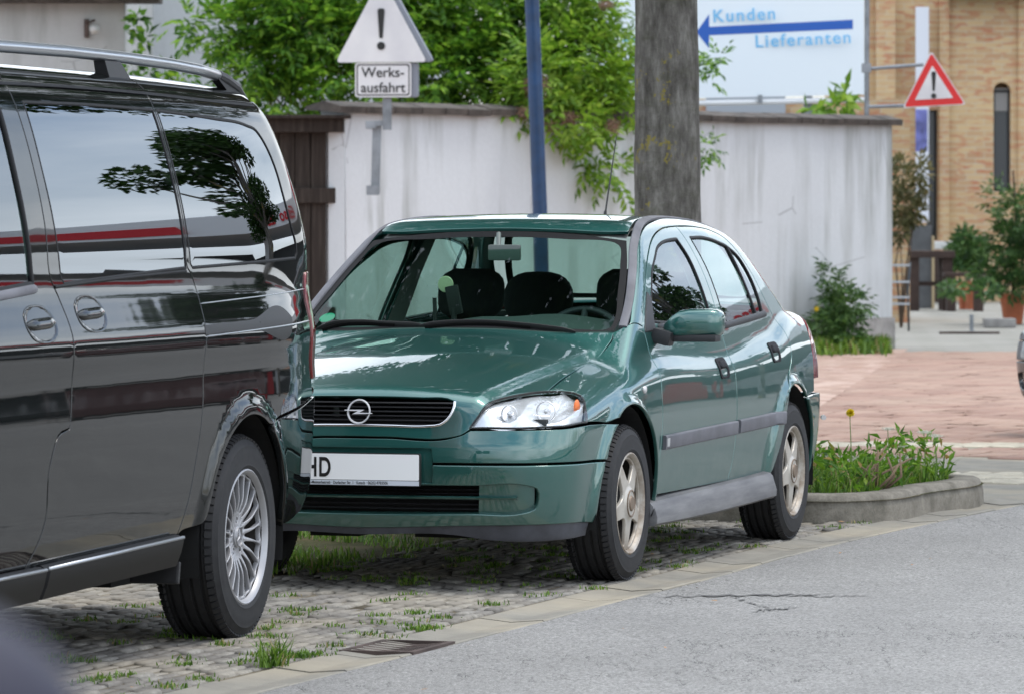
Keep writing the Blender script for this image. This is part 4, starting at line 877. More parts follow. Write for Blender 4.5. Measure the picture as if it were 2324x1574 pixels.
    P('windscreen', [(-3.30, 0, 1.2), (-3.25, .5, 1.2), (-3.08, .80, 1.16, 1), (-2.70, .77, 1.55), (-2.38, .72, 1.82, 1), (-2.42, .4, 1.85), (-2.44, 0, 1.86)], 'fo', M_SIDEG, van, res=.06, both=True)
    P('hood', [(-3.30, 0, 1.2), (-3.25, .5, 1.2), (-3.06, .80, 1.14, 1), (-3.5, .78, 1.0), (-3.8, .66, .92, 1), (-3.95, .45, .88), (-4.0, 0, .88)], 'top', G, van, res=.06, both=True)
    P('front_bumper', [(-4.0, 0, .86), (-3.93, .58, .84, 1), (-3.95, .62, .70), (-3.76, .83, .70, 1), (-3.74, .87, .62, 1), (-3.62, .93, .54, 1), (-3.68, .93, .36, 1), (-3.9, .7, .27), (-4.02, 0, .26)], 'vf', G, van, res=.06, both=True)
    P('rear_bumper', [(1.11, 0, .80), (1.08, .45, .80), (1.0, .75, .795), (.84, .895, .787), (.74, .915, .777), (.5, .945, .755), (.30, .97, .737, 1), (.16, .97, .725, 1)] + arc(0, 64, 8, 9)[1:] + [(.40, .95, .352, 1), (.60, .91, .36), (.80, .87, .375), (.95, .75, .38), (1.05, .5, .37), (1.08, 0, .36)], 'vr', G, van, res=.03, both=True, off=.002, edge=.02)
    P('tailgate', [(.76, 0, 1.86), (.74, .6, 1.85), (.68, .725, 1.84, 1), (.76, .755, 1.79), (.82, .79, 1.68), (.86, .83, 1.5), (.88, .86, 1.30), (.85, .88, 1.24, 1), (1.0, .70, 1.24, 1), (1.03, .70, .86, 1), (.84, .895, .80, 1), (1.0, .75, .805), (1.08, .45, .81), (1.11, 0, .81)], 'vr', G, van, res=.04, both=True)
    P('tailgate_window', [(.93, 0, 1.75), (.91, .62, 1.72, 1), (1.02, .68, 1.26, 1), (1.06, 0, 1.24)], 'rear', M_DGL, van, res=.05, both=True, off=.003)
    MB().box((-1.5, 0, .34), (4.6, 1.1, .22), bev=.05).box((-1.7, 0, .42), (2.1, 1.80, .14)).box((-.85, .55, .285), (.5, .4, .07)).box((-.55, .45, .24), (.3, .5, .05)).tube([(-.9, .3, .22), (.2, .3, .24), (.9, .35, .26)], .035).box((0, 0, .33), (.15, 1.4, .12)).box((.75, 0, .48), (.5, 1.5, .16)).obj('underbody', M_DARK, van)
    MB().box((-1.0, 0, 1.0), (3.2, 1.6, .05)).box((-2.4, .42, 1.0), (.2, .5, .7), bev=.06).box((-2.4, -.42, 1.0), (.2, .5, .7), bev=.06).box((-2.9, 0, .95), (.4, 1.6, .3), bev=.1).obj('cabin', M_INT, van)
    P('roof_lining', [(-2.3, 0, 1.89), (-2.3, .74, 1.83, 1), (.5, .74, 1.83, 1), (.6, 0, 1.87)], 'top', M_INTL, van, res=.1, both=True, off=-.05, edge=0)
    FLIP[0] = False
    return van
VAN = build_van(); VAN.location = (-1.8067, 16.729, 0); VAN.rotation_euler = (0, 0, math.atan2(-math.cos(R(15.4)), -math.sin(R(15.4))))
# ---------------- the place: ground ----------------
def at(px, py, Y): return Vector(((px - 1162) / 10960 * Y, Y, CAM_H - (py - 500) / 10960 * Y))
def wx(px, Y): return (px - 1162) / 10960 * Y
def wz(py, Y): return CAM_H - (py - 500) / 10960 * Y
rng = np.random.default_rng(7); random.seed(7)
GUT = [(-4.9, 2.5), (-3.35, 7.5), (-2.05, 11.4), (-.82, 15.17), (-.503, 16.1), (-.137, 17.2), (.147, 18.1), (.50, 19.12), (1.03, 20.85), (1.715, 22.75), (2.33, 24.3), (2.95, 25.7), (4.3, 28.6), (7.0, 33.6), (12.2, 41.5), (22, 55), (40, 78)]
GC = smooth_poly(GUT, False, .5)
def offs(line, d):
    t = np.gradient(line, axis=0); t /= np.linalg.norm(t, axis=1, keepdims=True); n = np.column_stack([t[:, 1], -t[:, 0]])
    return line + n * d          # + = to the right, towards the road
def ribbon(name, a, b, z, m, cols=1, thick=0.0):
    n = len(a); v = []; f = []
    for i in range(n):
        for j in range(cols + 1):
            q = a[i] + (b[i] - a[i]) * j / cols; v.append((q[0], q[1], z))
    k = cols + 1
    for i in range(n - 1):
        for j in range(cols): f.append((i * k + j, i * k + j + 1, (i + 1) * k + j + 1, (i + 1) * k + j))
    f = [q[::-1] if ((v[q[1]][0]-v[q[0]][0])*(v[q[2]][1]-v[q[0]][1])-(v[q[1]][1]-v[q[0]][1])*(v[q[2]][0]-v[q[0]][0])) < 0 else q for q in f]
    return tag(mobj(name, v, f, m), kind='structure')
def _asph(t):
    c = t.coord(); a = t.noise(c, 260, 3, .6); vo = t.new('ShaderNodeTexVoronoi', {'Vector': c, 'Scale': 120.0}); p = t.noise(c, .9, 4, .6)
    col = t.ramp(vo.outputs['Color'], [(.0, (.125, .122, .116)), (.45, (.245, .24, .232)), (.8, (.345, .338, .325)), (1, (.46, .45, .43))])
    col = t.mix(t.ramp(p, [(.3, 0.0), (.7, .28)]), col, (.13, .128, .125)); s = t.sep(c); pt_ = t.noise(t.coord((1, .35, 1), (0, 0, R(-19))), 1.3, 4, .6); col = t.mix(t.ramp(pt_, [(.35, .30), (.6, 0.0)]), col, (.15, .147, .142))
    # worn tar seam
    cr = t.noise(t.coord((3, .6, 1)), 2.2, 5, .6); crk = t.math('LESS_THAN', t.math('ABSOLUTE', t.math('SUBTRACT', cr, .5)), .0035); ms = t.math('GREATER_THAN', t.noise(c, .5, 2), .56)
    col = t.mix(t.math('MULTIPLY', t.math('MULTIPLY', crk, ms), .75), col, (.035, .035, .036))
    t.link(col, t.b.inputs['Base Color']); h = t.math('ADD', t.math('MULTIPLY', vo.outputs['Distance'], -1.0), t.math('MULTIPLY', a, .5)); t.bump(h, .55, .006)
M_ROAD = mat('road asphalt', (.2, .2, .2), .86, fn=_asph, spec=.3)
def _conc(t):
    c = t.coord(); n = t.noise(c, 5, 6, .65); f = t.noise(c, 160, 3, .6); b = t.noise(c, 1.2, 3)
    col = t.ramp(n, [(.3, (.19, .18, .158)), (.55, (.255, .24, .205)), (.8, (.31, .29, .25))]); col = t.mix(t.ramp(f, [(.45, 0.0), (.7, .5)]), col, (.20, .19, .175)); col = t.mix(t.ramp(b, [(.45, 0.0), (.62, .5)]), col, (.37, .32, .235))
    t.link(col, t.b.inputs['Base Color']); t.bump(t.math('ADD', n, f), .35, .004)
M_CONC = mat('pale concrete', (.4, .38, .33), .9, fn=_conc, spec=.2)
def _kerb(t):
    c = t.coord(); n = t.noise(c, 7, 6, .7); f = t.noise(c, 90, 3, .6); z = t.sep(c)[2]
    col = t.ramp(n, [(.3, (.115, .105, .085)), (.6, (.24, .22, .185)), (.8, (.31, .285, .245))]); col = t.mix(t.ramp(f, [(.45, 0.0), (.72, .5)]), col, (.10, .095, .085))
    t.link(col, t.b.inputs['Base Color']); t.bump(t.math('ADD', n, f), .5, .006)
M_KERB = mat('weathered kerb stone', (.3, .28, .24), .92, fn=_kerb, spec=.2)
M_SOIL = mat('sandy soil', (.2, .17, .12), .97, spec=.1, fn=lambda t: (t.link(t.ramp(t.noise(t.coord(), 3, 8, .7), [(.32, (.05, .042, .03)), (.5, (.17, .148, .11)), (.7, (.30, .26, .20))]), t.b.inputs['Base Color']), t.bump(t.noise(t.coord(), 60, 5, .7), .6, .01)))
M_EARTH = mat('grassy earth', (.08, .07, .04), .97, spec=.1, fn=lambda t: (t.link(t.ramp(t.noise(t.coord(), 2.2, 8, .7), [(.35, (.035, .05, .012)), (.55, (.085, .075, .035)), (.7, (.17, .135, .08))]), t.b.inputs['Base Color']), t.bump(t.noise(t.coord(), 40, 5, .7), .7, .02)))
tag(mobj('ground', [(-400, -60, -.05), (400, -60, -.05), (400, 900, -.05), (-400, 900, -.05)], [(0, 1, 2, 3)], mat('far ground', (.16, .16, .15), .95, vary=.3)), kind='structure')
GR = offs(GC, .25); RR = offs(GC, 7.6)
ribbon('road', GR, RR, -.004, M_ROAD)
ribbon('far_pavement', offs(GC, 7.75), offs(GC, 10.6), .08, M_CONC)
ribbon('far_kerb', offs(GC, 7.6), offs(GC, 7.75), .085, M_KERB)
ribbon('road_marking', offs(GC, 7.0), offs(GC, 7.10), .0, mat('road paint', (.55, .55, .53), .7, vary=.25))
# gutter of concrete slabs
def slabs(name, line, d0, d1, step, z, m, gap=.006, dip=.012):
    L_ = np.concatenate([[0], np.cumsum(np.linalg.norm(np.diff(line, axis=0), axis=1))]); v = []; f = []
    s = 0; ln = lambda d, q: np.array([np.interp(q, L_, offs(line, d)[:, 0]), np.interp(q, L_, offs(line, d)[:, 1])])
    A = offs(line, d0); B = offs(line, d1); Mi = offs(line, (d0 + d1) / 2)
    def pt(Q, q): return (np.interp(q, L_, Q[:, 0]), np.interp(q, L_, Q[:, 1]))
    while s + step < L_[-1]:
        q0, q1 = s + gap / 2, s + step - gap / 2; dz = rng.normal(0, .0018)
        b = len(v); cols = []
        for Q, zz in ((A, z - .03), (A, z - .003), (offs(line, d0 + .008), z), (Mi, z - dip), (offs(line, d1 - .008), z - .002), (B, z - .006), (B, z - .03)):
            x0, y0 = pt(Q, q0); x1, y1 = pt(Q, q1); v += [(x0, y0, zz + dz), (x1, y1, zz + dz)]
        f += [(b + 2 * i, b + 2 * i + 1, b + 2 * i + 3, b + 2 * i + 2) for i in range(6)] + [tuple(b + 2 * i for i in range(7))[::-1], tuple(b + 2 * i + 1 for i in range(7))]
        s += step
    o = mobj(name, v, f, m); tag(o, kind='structure'); return o
slabs('gutter', GC[:120], .0, .25, .5, .004, M_CONC)
ribbon('gutter_bed', offs(GC, -.02), offs(GC, .27), -.018, M_SOIL)
ribbon('gutter_end', GC[118:], offs(GC, .30)[118:], .0, M_CONC)
# parking bay of small blocks
ribbon('parking_bed', offs(GC, -3.2)[:44], offs(GC, .0)[:44], -.0065, M_SOIL)
def blocks(name, d0, d1, s0, s1, bw, bl, gap, m, z=.0, jit=.003, line=GC, stagger=.5, keep=None):
    L_ = np.concatenate([[0], np.cumsum(np.linalg.norm(np.diff(line, axis=0), axis=1))]); t = np.gradient(line, axis=0); t /= np.linalg.norm(t, axis=1, keepdims=True)
    V = []; FF = []; n = 0; r = 0; d = d0 + bw / 2
    while d < d1:
        s = s0 + (bl * stagger if r % 2 else 0) + rng.uniform(-.02, .02)
        while s < s1:
            cx = np.interp(s, L_, line[:, 0]); cy = np.interp(s, L_, line[:, 1]); tx = np.interp(s, L_, t[:, 0]); ty = np.interp(s, L_, t[:, 1]); h = math.hypot(tx, ty); tx /= h; ty /= h
            nx, ny = ty, -tx; cx -= nx * -d; cy -= ny * -d
            if keep is None or keep(cx, cy):
                a = (bl - gap) / 2 * rng.uniform(.93, 1.04); b = (bw - gap) / 2 * rng.uniform(.90, 1.04); zz = z + rng.normal(0, jit); tl = rng.normal(0, .012, 2); rot = rng.normal(0, .03)
                ux, uy = tx + nx * rot, ty + ny * rot; wx_, wy_ = nx - tx * rot, ny - ty * rot; ins = min(.011, b * .3)
                for (i, j, q) in ((-1, -1, 1), (1, -1, 1), (1, 1, 1), (-1, 1, 1), (-1, -1, 0), (1, -1, 0), (1, 1, 0), (-1, 1, 0), (-1, -1, 2), (1, -1, 2), (1, 1, 2), (-1, 1, 2)):
                    aa = a - (ins if q == 2 else 0); bb = b - (ins if q == 2 else 0)
                    V.append((cx + ux * aa * i + wx_ * bb * j, cy + uy * aa * i + wy_ * bb * j, (zz + (0 if q == 2 else -.006 if q == 1 else -.03)) + tl[0] * aa * i + tl[1] * bb * j))
                FF += [(n + 8, n + 9, n + 10, n + 11)] + [(n + i, n + (i + 1) % 4, n + 8 + (i + 1) % 4, n + 8 + i) for i in range(4)] + [(n + 4 + i, n + 4 + (i + 1) % 4, n + (i + 1) % 4, n + i) for i in range(4)]
                n += 12
            s += bl
        d += bw; r += 1
    o = mobj(name, V, FF, m); sharp(o, 60); return tag(o, kind='structure')
def _blk(t):
    c = t.coord(); ri = t.new('ShaderNodeNewGeometry').outputs['Random Per Island']; n = t.noise(c, 30, 5, .7); b = t.noise(c, 1.6, 3)
    col = t.ramp(ri, [(0, (.16, .15, .137)), (.5, (.235, .22, .20)), (1, (.31, .295, .265))]); col = t.mix(t.ramp(n, [(.35, .6), (.6, 0.0)]), col, (.12, .11, .095)); col = t.mix(t.ramp(b, [(.45, 0.0), (.65, .55)]), col, (.34, .30, .235))
    t.link(col, t.b.inputs['Base Color']); t.bump(t.noise(c, 120, 4, .7), .5, .004)
M_BLOCK = mat('grey paving block', (.3, .28, .25), .92, fn=_blk, spec=.2)
blocks('parking_bay_paving', -3.1, -.01, 9.0, 21.75, .058, .125, .013, M_BLOCK, z=.001, jit=.003, keep=lambda x, y: y < 19.25 or (.147 + (y - 18.1) * .33 - x) * .95 < 1.42)
# driveway of red blocks
def _red(t):
    c = t.coord((1, 1, 1), (0, 0, R(18.8))); br = t.new('ShaderNodeTexBrick', {'Vector': t.coord((1, 1, 1), (0, 0, R(-71.2) )), 'Scale': 1.0, 'Mortar Size': .006, 'Brick Width': .36, 'Row Height': .27, 'Color1': (.42, .29, .235, 1), 'Color2': (.36, .245, .20, 1), 'Mortar': (.13, .085, .075, 1), 'Bias': 0.0, 'Mortar Smooth': .3})
    n = t.noise(t.coord(), .8, 6, .65); f = t.noise(t.coord(), 9, 5, .7); col = t.mix(t.ramp(n, [(.35, 0.0), (.7, .6)]), br.outputs['Color'], (.47, .37, .30)); col = t.mix(t.ramp(f, [(.4, 0.0), (.75, .4)]), col, (.50, .36, .31))
    t.link(col, t.b.inputs['Base Color']); t.bump(br.outputs['Fac'], -.5, .006)
M_REDP = mat('red paving', (.4, .25, .2), .88, fn=_red, spec=.25)
def _redb(t):
    c = t.coord(); ri = t.new('ShaderNodeNewGeometry').outputs['Random Per Island']; n = t.noise(c, .7, 6, .65); f = t.noise(c, 14, 5, .7)
    col = t.ramp(ri, [(0, (.25, .150, .118)), (.5, (.31, .192, .150)), (1, (.37, .245, .19))]); col = t.mix(t.ramp(n, [(.35, 0.0), (.7, .7)]), col, (.36, .27, .21)); col = t.mix(t.ramp(f, [(.45, 0.0), (.75, .45)]), col, (.20, .13, .11))
    t.link(col, t.b.inputs['Base Color'])
M_REDB = mat('red block', (.4, .25, .2), .88, fn=_redb, spec=.25)
ribbon('driveway_bed', offs(GC, -12)[46:112], offs(GC, 0)[46:112], -.012, mat('dark joint sand', (.10, .075, .06), .95, vary=.3))
tag(mobj('driveway_apron', [(-9, 31, -.03), (4.9, 31, -.03), (9, 38, -.03), (18, 52.4, -.03), (-9, 52.4, -.03)], [(0, 1, 2, 3, 4)], M_REDP), kind='structure')
ribbon('pale_apron', offs(GC, -9)[45:61], offs(GC, 0)[45:61], -.009, MATS['pale concrete'])
blocks('red_driveway', -15.5, -.05, 27.6, 62, .26, .42, .022, M_REDB, z=.0, jit=.001, keep=lambda x, y: (y < 52.4) and (30.35 > y > 27.4 or y > 31.1) and x > -6)
blocks('pale_paving_band', -9.5, -.05, 24.9, 30.5, .16, .16, .012, mat('pale setts', (.42, .38, .30), .9, vary=.3), z=.001, jit=.0015, keep=lambda x, y: (y < 27.35 or 30.4 <= y <= 31.05) and not (x < 2.3 + (y - 24.2) * .33 - .0 and y < 26.0 and x < 1.9))
# yard beyond the wall
mb = MB().add([(2.5, 52.4, -.004), (60, 52.4, -.004), (60, 200, -.004), (2.5, 200, -.004)], [(0, 1, 2, 3)])
def _yard(t):
    br = t.new('ShaderNodeTexBrick', {'Vector': t.coord((1, 1, 1), (0, 0, R(30))), 'Scale': 1.0, 'Mortar Size': .03, 'Brick Width': .6, 'Row Height': .6, 'Color1': (.27, .262, .24, 1), 'Color2': (.245, .24, .22, 1), 'Mortar': (.13, .135, .095, 1), 'Mortar Smooth': .6})
    n = t.noise(t.coord(), .5, 5, .6); t.link(t.mix(t.ramp(n, [(.35, .7), (.7, 0.0)]), br.outputs['Color'], (.31, .30, .27)), t.b.inputs['Base Color'])
tag(mb.obj('yard_paving', mat('yard paving', (.4, .4, .38), .9, fn=_yard, spec=.2)), kind='structure')
# grass verge
ribbon('verge', offs(GC, -9)[:46], offs(GC, -3.1)[:46], -.001, M_EARTH); ribbon('verge_edge', offs(GC, -3.1)[35:46], offs(GC, -1.40)[35:46], -.002, M_EARTH)
tag(mobj('path_by_the_wall', [(-40, 30, -.001), (1.5, 30, -.001), (4.4, 53.6, -.001), (-1.3, 47.4, -.001), (-40, 47, -.001)], [(0, 1, 2, 3, 4)], M_REDP), kind='structure')
# kerbed island at the end of the bay
isl = [(1.60, 22.62), (1.80, 22.86), (2.38, 24.28), (2.36, 24.52), (2.16, 24.66), (-1.2, 25.7), (-1.9, 23.6), (1.35, 22.60)]
isl = smooth_poly([(1.20, 22.80), (1.55, 22.70), (1.74, 22.82), (2.05, 23.5), (2.36, 24.22), (2.375, 24.46), (2.20, 24.66), (.6, 25.2), (-2.2, 26.1, 1), (-2.9, 24.0, 1), (-.8, 23.30)], True, .12)
def kerb_ring(name, poly, w, h, m):
    ctr = poly.mean(0); t = np.roll(poly, -1, 0) - np.roll(poly, 1, 0); t /= np.linalg.norm(t, axis=1, keepdims=True); n = np.column_stack([t[:, 1], -t[:, 0]])
    if ((poly - ctr) * n).sum() < 0: n = -n
    pr = [(0, -.03), (-.004, h * .5), (-.014, h - .03), (-.026, h - .008), (-.045, h), (-w + .01, h + .001), (-w, h - .01), (-w, 0)]
    v = []; k = len(pr)
    for p, q in zip(poly, n):
        for d, z in pr: v.append((p[0] + q[0] * d, p[1] + q[1] * d, z))
    N = len(poly); f = [(i * k + j, i * k + j + 1, ((i + 1) % N) * k + j + 1, ((i + 1) % N) * k + j) for i in range(N) for j in range(k - 1)]
    return MB().add(v, f).obj(name, m, auto=55)
tag(kerb_ring('kerb', isl, .155, .132, M_KERB), kind='structure')
v = [(p[0], p[1], .10) for p in isl]; tag(mobj('island_soil', v, [tuple(range(len(v)))], M_EARTH), kind='structure')
# crack in the asphalt and fallen bits
ck = MB(); rs = random.Random(9)
for (xa, ya, xb, yb, w0) in ((1450, 1352, 1900, 1347, .030), (1640, 1345, 1760, 1384, .022), (1700, 1386, 1820, 1374, .03), (1690, 1168 + 180, 1990, 1352, .018)):
    n_ = 26; P_ = []
    for i in range(n_ + 1):
        px, py = xa + (xb - xa) * i / n_, ya + (yb - ya) * i / n_ + rs.uniform(-3, 3); Yg = 10960 * CAM_H / (py - 500); P_.append(((px - 1162) / 10960 * Yg, Yg, w0 * .7 * (.3 + rs.random()) * math.sin(math.pi * (i + .3) / (n_ + .6))))
    ck.add([(p[0], p[1] + sg * p[2] * 1.6, -.0005) for p in P_ for sg in (-1, 1)], [(2 * i, 2 * i + 2, 2 * i + 3, 2 * i + 1) for i in range(n_)])
tag(ck.obj('road_crack', mat('crack dirt', (.105, .103, .10), .95, vary=.4)), kind='structure')
n_ = 42; q = np.column_stack([rng.uniform(0, 1, n_), rng.uniform(0, 1, n_)]); LP = []
fl = MB()
for a_, b_ in q:
    s_q = 11 + a_ * 13; d_q = -1.2 + b_ * 2.8; i = int(s_q / .5); t_ = GC[i + 1] - GC[i]; t_ /= np.linalg.norm(t_); p = GC[i] + t_ * (s_q - i * .5) + np.array([-t_[1], t_[0]]) * d_q; r_ = rs.uniform(.008, .022); an = rs.uniform(0, 6.28)
    fl.add([(p[0] + r_ * math.cos(an + k * 1.57) * (1 if k % 2 == 0 else .45), p[1] + r_ * math.sin(an + k * 1.57) * (1 if k % 2 == 0 else .45), .010 + rs.uniform(0, .006)) for k in range(4)], [(0, 1, 2, 3)])
tag(fl.obj('fallen_leaves', mat('dry leaf', (.30, .17, .08), .8, vary=.6)), 'small dry leaves and crumbs scattered along gutter and bay', 'fallen leaves', kind='stuff')
# drain grate in the gutter
dg = thing('drain_grate', 'rusty iron drain grate set in the gutter', 'drain', (0, 0, 0))
c0 = Vector((-.495, 16.12)); tdir = Vector((.31, .951)).normalized(); nd = Vector((tdir.y, -tdir.x)); M_RUST = mat('rusty iron', (.085, .062, .055), .75, .4, vary=.45)
def gpt(a, b, z): p = c0 + tdir * a * .74 + nd * b; return (p.x, p.y, z)
fr = MB()
for (a0, a1, b0, b1) in ((-.27, .27, -.01, .012), (-.27, .27, .228, .25), (-.29, -.27, -.01, .25), (.27, .29, -.01, .25)):
    fr.add([gpt(a, b, z) for z in (-.03, .006) for a, b in ((a0, b0), (a1, b0), (a1, b1), (a0, b1))], [(0, 3, 2, 1), (4, 5, 6, 7), (0, 1, 5, 4), (1, 2, 6, 5), (2, 3, 7, 6), (3, 0, 4, 7)])
fr.obj('frame', M_RUST, dg); sl = MB()
for k in range(7):
    a = -.24 + k * .08; sag = .0
    for j in range(6):
        b0, b1 = .012 + .216 * j / 6, .012 + .216 * (j + 1) / 6; s0 = -.010 * math.sin(math.pi * j / 6); s1 = -.010 * math.sin(math.pi * (j + 1) / 6); sh0 = .04 * (j / 6 - .5); sh1 = .04 * ((j + 1) / 6 - .5)
        sl.add([gpt(a - .019 + sh0, b0, -.03), gpt(a + .019 + sh0, b0, -.03), gpt(a + .019 + sh1, b1, -.03), gpt(a - .019 + sh1, b1, -.03), gpt(a - .019 + sh0, b0, .005 + s0), gpt(a + .019 + sh0, b0, .005 + s0), gpt(a + .019 + sh1, b1, .005 + s1), gpt(a - .019 + sh1, b1, .005 + s1)], [(4, 5, 6, 7), (0, 1, 5, 4), (1, 2, 6, 5), (2, 3, 7, 6), (3, 0, 4, 7)])
sl.obj('bars', M_RUST, dg)
MB().add([gpt(-.27, 0, -.017), gpt(.27, 0, -.017), gpt(.27, .24, -.017), gpt(-.27, .24, -.017)], [(0, 1, 2, 3)]).obj('pit', M_DARK, dg)
# ---------------- plants ----------------
def leaf_mat(name, dark, mid, light, transl=.35, rough=.5, warm=None, wa=0.0):
    def fn(t):
        ri = t.new('ShaderNodeNewGeometry').outputs['Random Per Island']; n = t.noise(t.coord(), 1.1, 4, .6)
        col = t.ramp(t.math('ADD', t.math('MULTIPLY', ri, .6), t.math('MULTIPLY', n, .55)), [(.22, dark), (.52, mid), (.86, light)])
        if warm: col = t.mix(t.ramp(ri, [(1 - wa, 0.0), (1 - wa + .01, 1.0)]), col, warm)
        t.link(col, t.b.inputs['Base Color'])
        tl = t.new('ShaderNodeBsdfTranslucent', {'Color': col}); ms = t.new('ShaderNodeMixShader', {0: transl, 1: t.b.outputs[0], 2: tl.outputs[0]}); t.link(ms.outputs[0], t.out.inputs[0])
    return mat(name, mid, rough, fn=fn, spec=.35)
ML_BUSH = leaf_mat('elder leaves', (.018, .06, .007), (.085, .22, .018), (.25, .43, .04), .55)
ML_BUSHY = leaf_mat('young elder leaves', (.06, .14, .01), (.15, .30, .02), (.28, .42, .05), .45)
ML_TREE = leaf_mat('tree leaves', (.010, .028, .006), (.022, .06, .010), (.05, .11, .018), .3)
ML_GRASS = leaf_mat('grass blades', (.035, .085, .010), (.10, .20, .022), (.20, .32, .04), .4, warm=(.34, .27, .13), wa=.08)
ML_WEED = leaf_mat('weed leaves', (.03, .09, .010), (.10, .23, .018), (.22, .36, .03), .45, warm=(.30, .20, .06), wa=.06)
ML_POT = leaf_mat('garden leaves', (.018, .05, .014), (.05, .12, .03), (.11, .20, .05), .35)
ML_OLIVE = leaf_mat('olive leaves', (.05, .055, .02), (.11, .11, .04), (.20, .16, .07), .35)
ML_DRY = mat('brown seed heads', (.17, .10, .065), .9, vary=.4)
M_TWIG = mat('twig', (.09, .06, .04), .9, vary=.3)
M_FLOW = mat('yellow petals', (.80, .62, .02), .6); M_WFLOW = mat('white petals', (.62, .62, .52), .7)
def leaves(P, D, U, L_, W_, fold=.18, droop=.15):
    """folded leaf blades; arrays of base point, direction, up, length, width"""
    n = len(P); S = np.cross(D, U); S /= np.linalg.norm(S, axis=1, keepdims=True) + 1e-9; U2 = np.cross(S, D); L_ = np.broadcast_to(L_, n)[:, None]; W_ = np.broadcast_to(W_, n)[:, None]
    b = P; t = P + D * L_ - U2 * L_ * droop; m = P + D * L_ * .45; l = m - S * W_ / 2 + U2 * W_ * fold; r = m + S * W_ / 2 + U2 * W_ * fold
    V = np.stack([b, l, t, r], 1).reshape(-1, 3); i = np.arange(n)[:, None] * 4
    return V, np.concatenate([i + [0, 1, 2], i + [0, 2, 3]], 1).reshape(-1, 3)
def rdir(n, up=0.0):
    d = rng.normal(0, 1, (n, 3)); d[:, 2] += up; return d / np.linalg.norm(d, axis=1, keepdims=True)
def big_mesh(name, V, Fc, m, parent=None):
    me = bpy.data.meshes.new(name); me.vertices.add(len(V)); me.vertices.foreach_set('co', np.asarray(V, np.float32).ravel()); n = len(Fc); k = Fc.shape[1]
    me.loops.add(n * k); me.loops.foreach_set('vertex_index', np.asarray(Fc, np.int32).ravel()); me.polygons.add(n); me.polygons.foreach_set('loop_start', np.arange(0, n * k, k, dtype=np.int32)); me.update(); me.validate()
    me.materials.append(m); o = bpy.data.objects.new(name, me); COL.objects.link(o); o.parent = parent; return o
def cat(parts):
    V = []; Fc = []; b = 0
    for v, f in parts: V.append(v); Fc.append(f + b); b += len(v)
    return np.concatenate(V), np.concatenate(Fc)
def blob_points(blobs, n, shellp=.5):
    w_ = np.array([b[3] * b[4] * b[5] for b in blobs]); w_ = w_ / w_.sum(); idx = rng.choice(len(blobs), n, p=w_); B = np.array(blobs)[idx]
    d = rdir(n); r = rng.uniform(0, 1, n) ** (shellp / 1.5); return B[:, :3] + d * B[:, 3:6] * r[:, None], d
def pinnate(P, D, L_, pairs=3, lw=.36, ll=.42):
    """compound leaves: pairs of leaflets and one at the tip"""
    n = len(P); up = np.tile([0, 0, 1.0], (n, 1)) + rng.normal(0, .35, (n, 3)); S = np.cross(D, up); S /= np.linalg.norm(S, axis=1, keepdims=True) + 1e-9; U = np.cross(S, D); parts = []
    Lx = np.broadcast_to(L_, n)[:, None]
    for k in range(pairs):
        q = .35 + .55 * k / pairs; b = P + D * Lx * q - np.array([0, 0, 1]) * Lx * .10 * q
        for sg in (1, -1):
            d = D * .55 + S * sg * .83 + rng.normal(0, .12, (n, 3)); d /= np.linalg.norm(d, axis=1, keepdims=True)
            parts.append(leaves(b, d, U, Lx[:, 0] * ll, Lx[:, 0] * ll * lw, .15, .22))
    parts.append(leaves(P + D * Lx * .9, D, U, Lx[:, 0] * ll, Lx[:, 0] * ll * lw, .15, .25))
    return cat(parts)
def branches(mb, root, tips, r0, seed=1, mid=.45):
    rs = random.Random(seed); root = Vector(root)
    for t_ in tips:
        t_ = Vector(t_); m1 = root.lerp(t_, mid) + Vector((rs.uniform(-.2, .2), rs.uniform(-.2, .2), rs.uniform(0, .3))) * (t_ - root).length * .35
        mb.tube([root, root.lerp(m1, .5) + Vector((0, 0, .05)), m1, m1.lerp(t_, .55), t_], [r0, r0 * .75, r0 * .5, r0 * .3, r0 * .1], 7)
def grass_patch(name, label, pts, hmin, hmax, m, wid=.006, cat_='grass', kind='stuff'):
    n = len(pts); h = rng.uniform(hmin, hmax, n); a = rng.uniform(0, 2 * math.pi, n); ln = rng.uniform(.1, .75, n); D = np.column_stack([np.cos(a) * ln, np.sin(a) * ln, np.ones(n)]); D /= np.linalg.norm(D, axis=1, keepdims=True)
    S = np.column_stack([-np.sin(a), np.cos(a), 0 * a]); w2 = wid * rng.uniform(.6, 1.5, n)[:, None] / 2; P = pts; M_ = P + D * h[:, None] * .55; T_ = P + D * h[:, None] + np.column_stack([np.cos(a), np.sin(a), -0.4 * np.ones(n)]) * (h * ln * .45)[:, None]
    V = np.stack([P - S * w2, P + S * w2, M_ + S * w2 * .8, M_ - S * w2 * .8, T_], 1).reshape(-1, 3); i = np.arange(n)[:, None] * 5
    Fc = np.concatenate([i + [0, 1, 2], i + [0, 2, 3], i + [3, 2, 4]], 1).reshape(-1, 3)
    return big_mesh(name, V, Fc, m)
def road_frame(s, d):
    """s metres along the gutter line, d metres to the left of it"""
    L_ = np.concatenate([[0], np.cumsum(np.linalg.norm(np.diff(GC, axis=0), axis=1))]); t = np.gradient(GC, axis=0); t /= np.linalg.norm(t, axis=1, keepdims=True)
    x = np.interp(s, L_, GC[:, 0]); y = np.interp(s, L_, GC[:, 1]); tx = np.interp(s, L_, t[:, 0]); ty = np.interp(s, L_, t[:, 1])
    return np.column_stack([x - ty * d, y + tx * d, 0 * x])
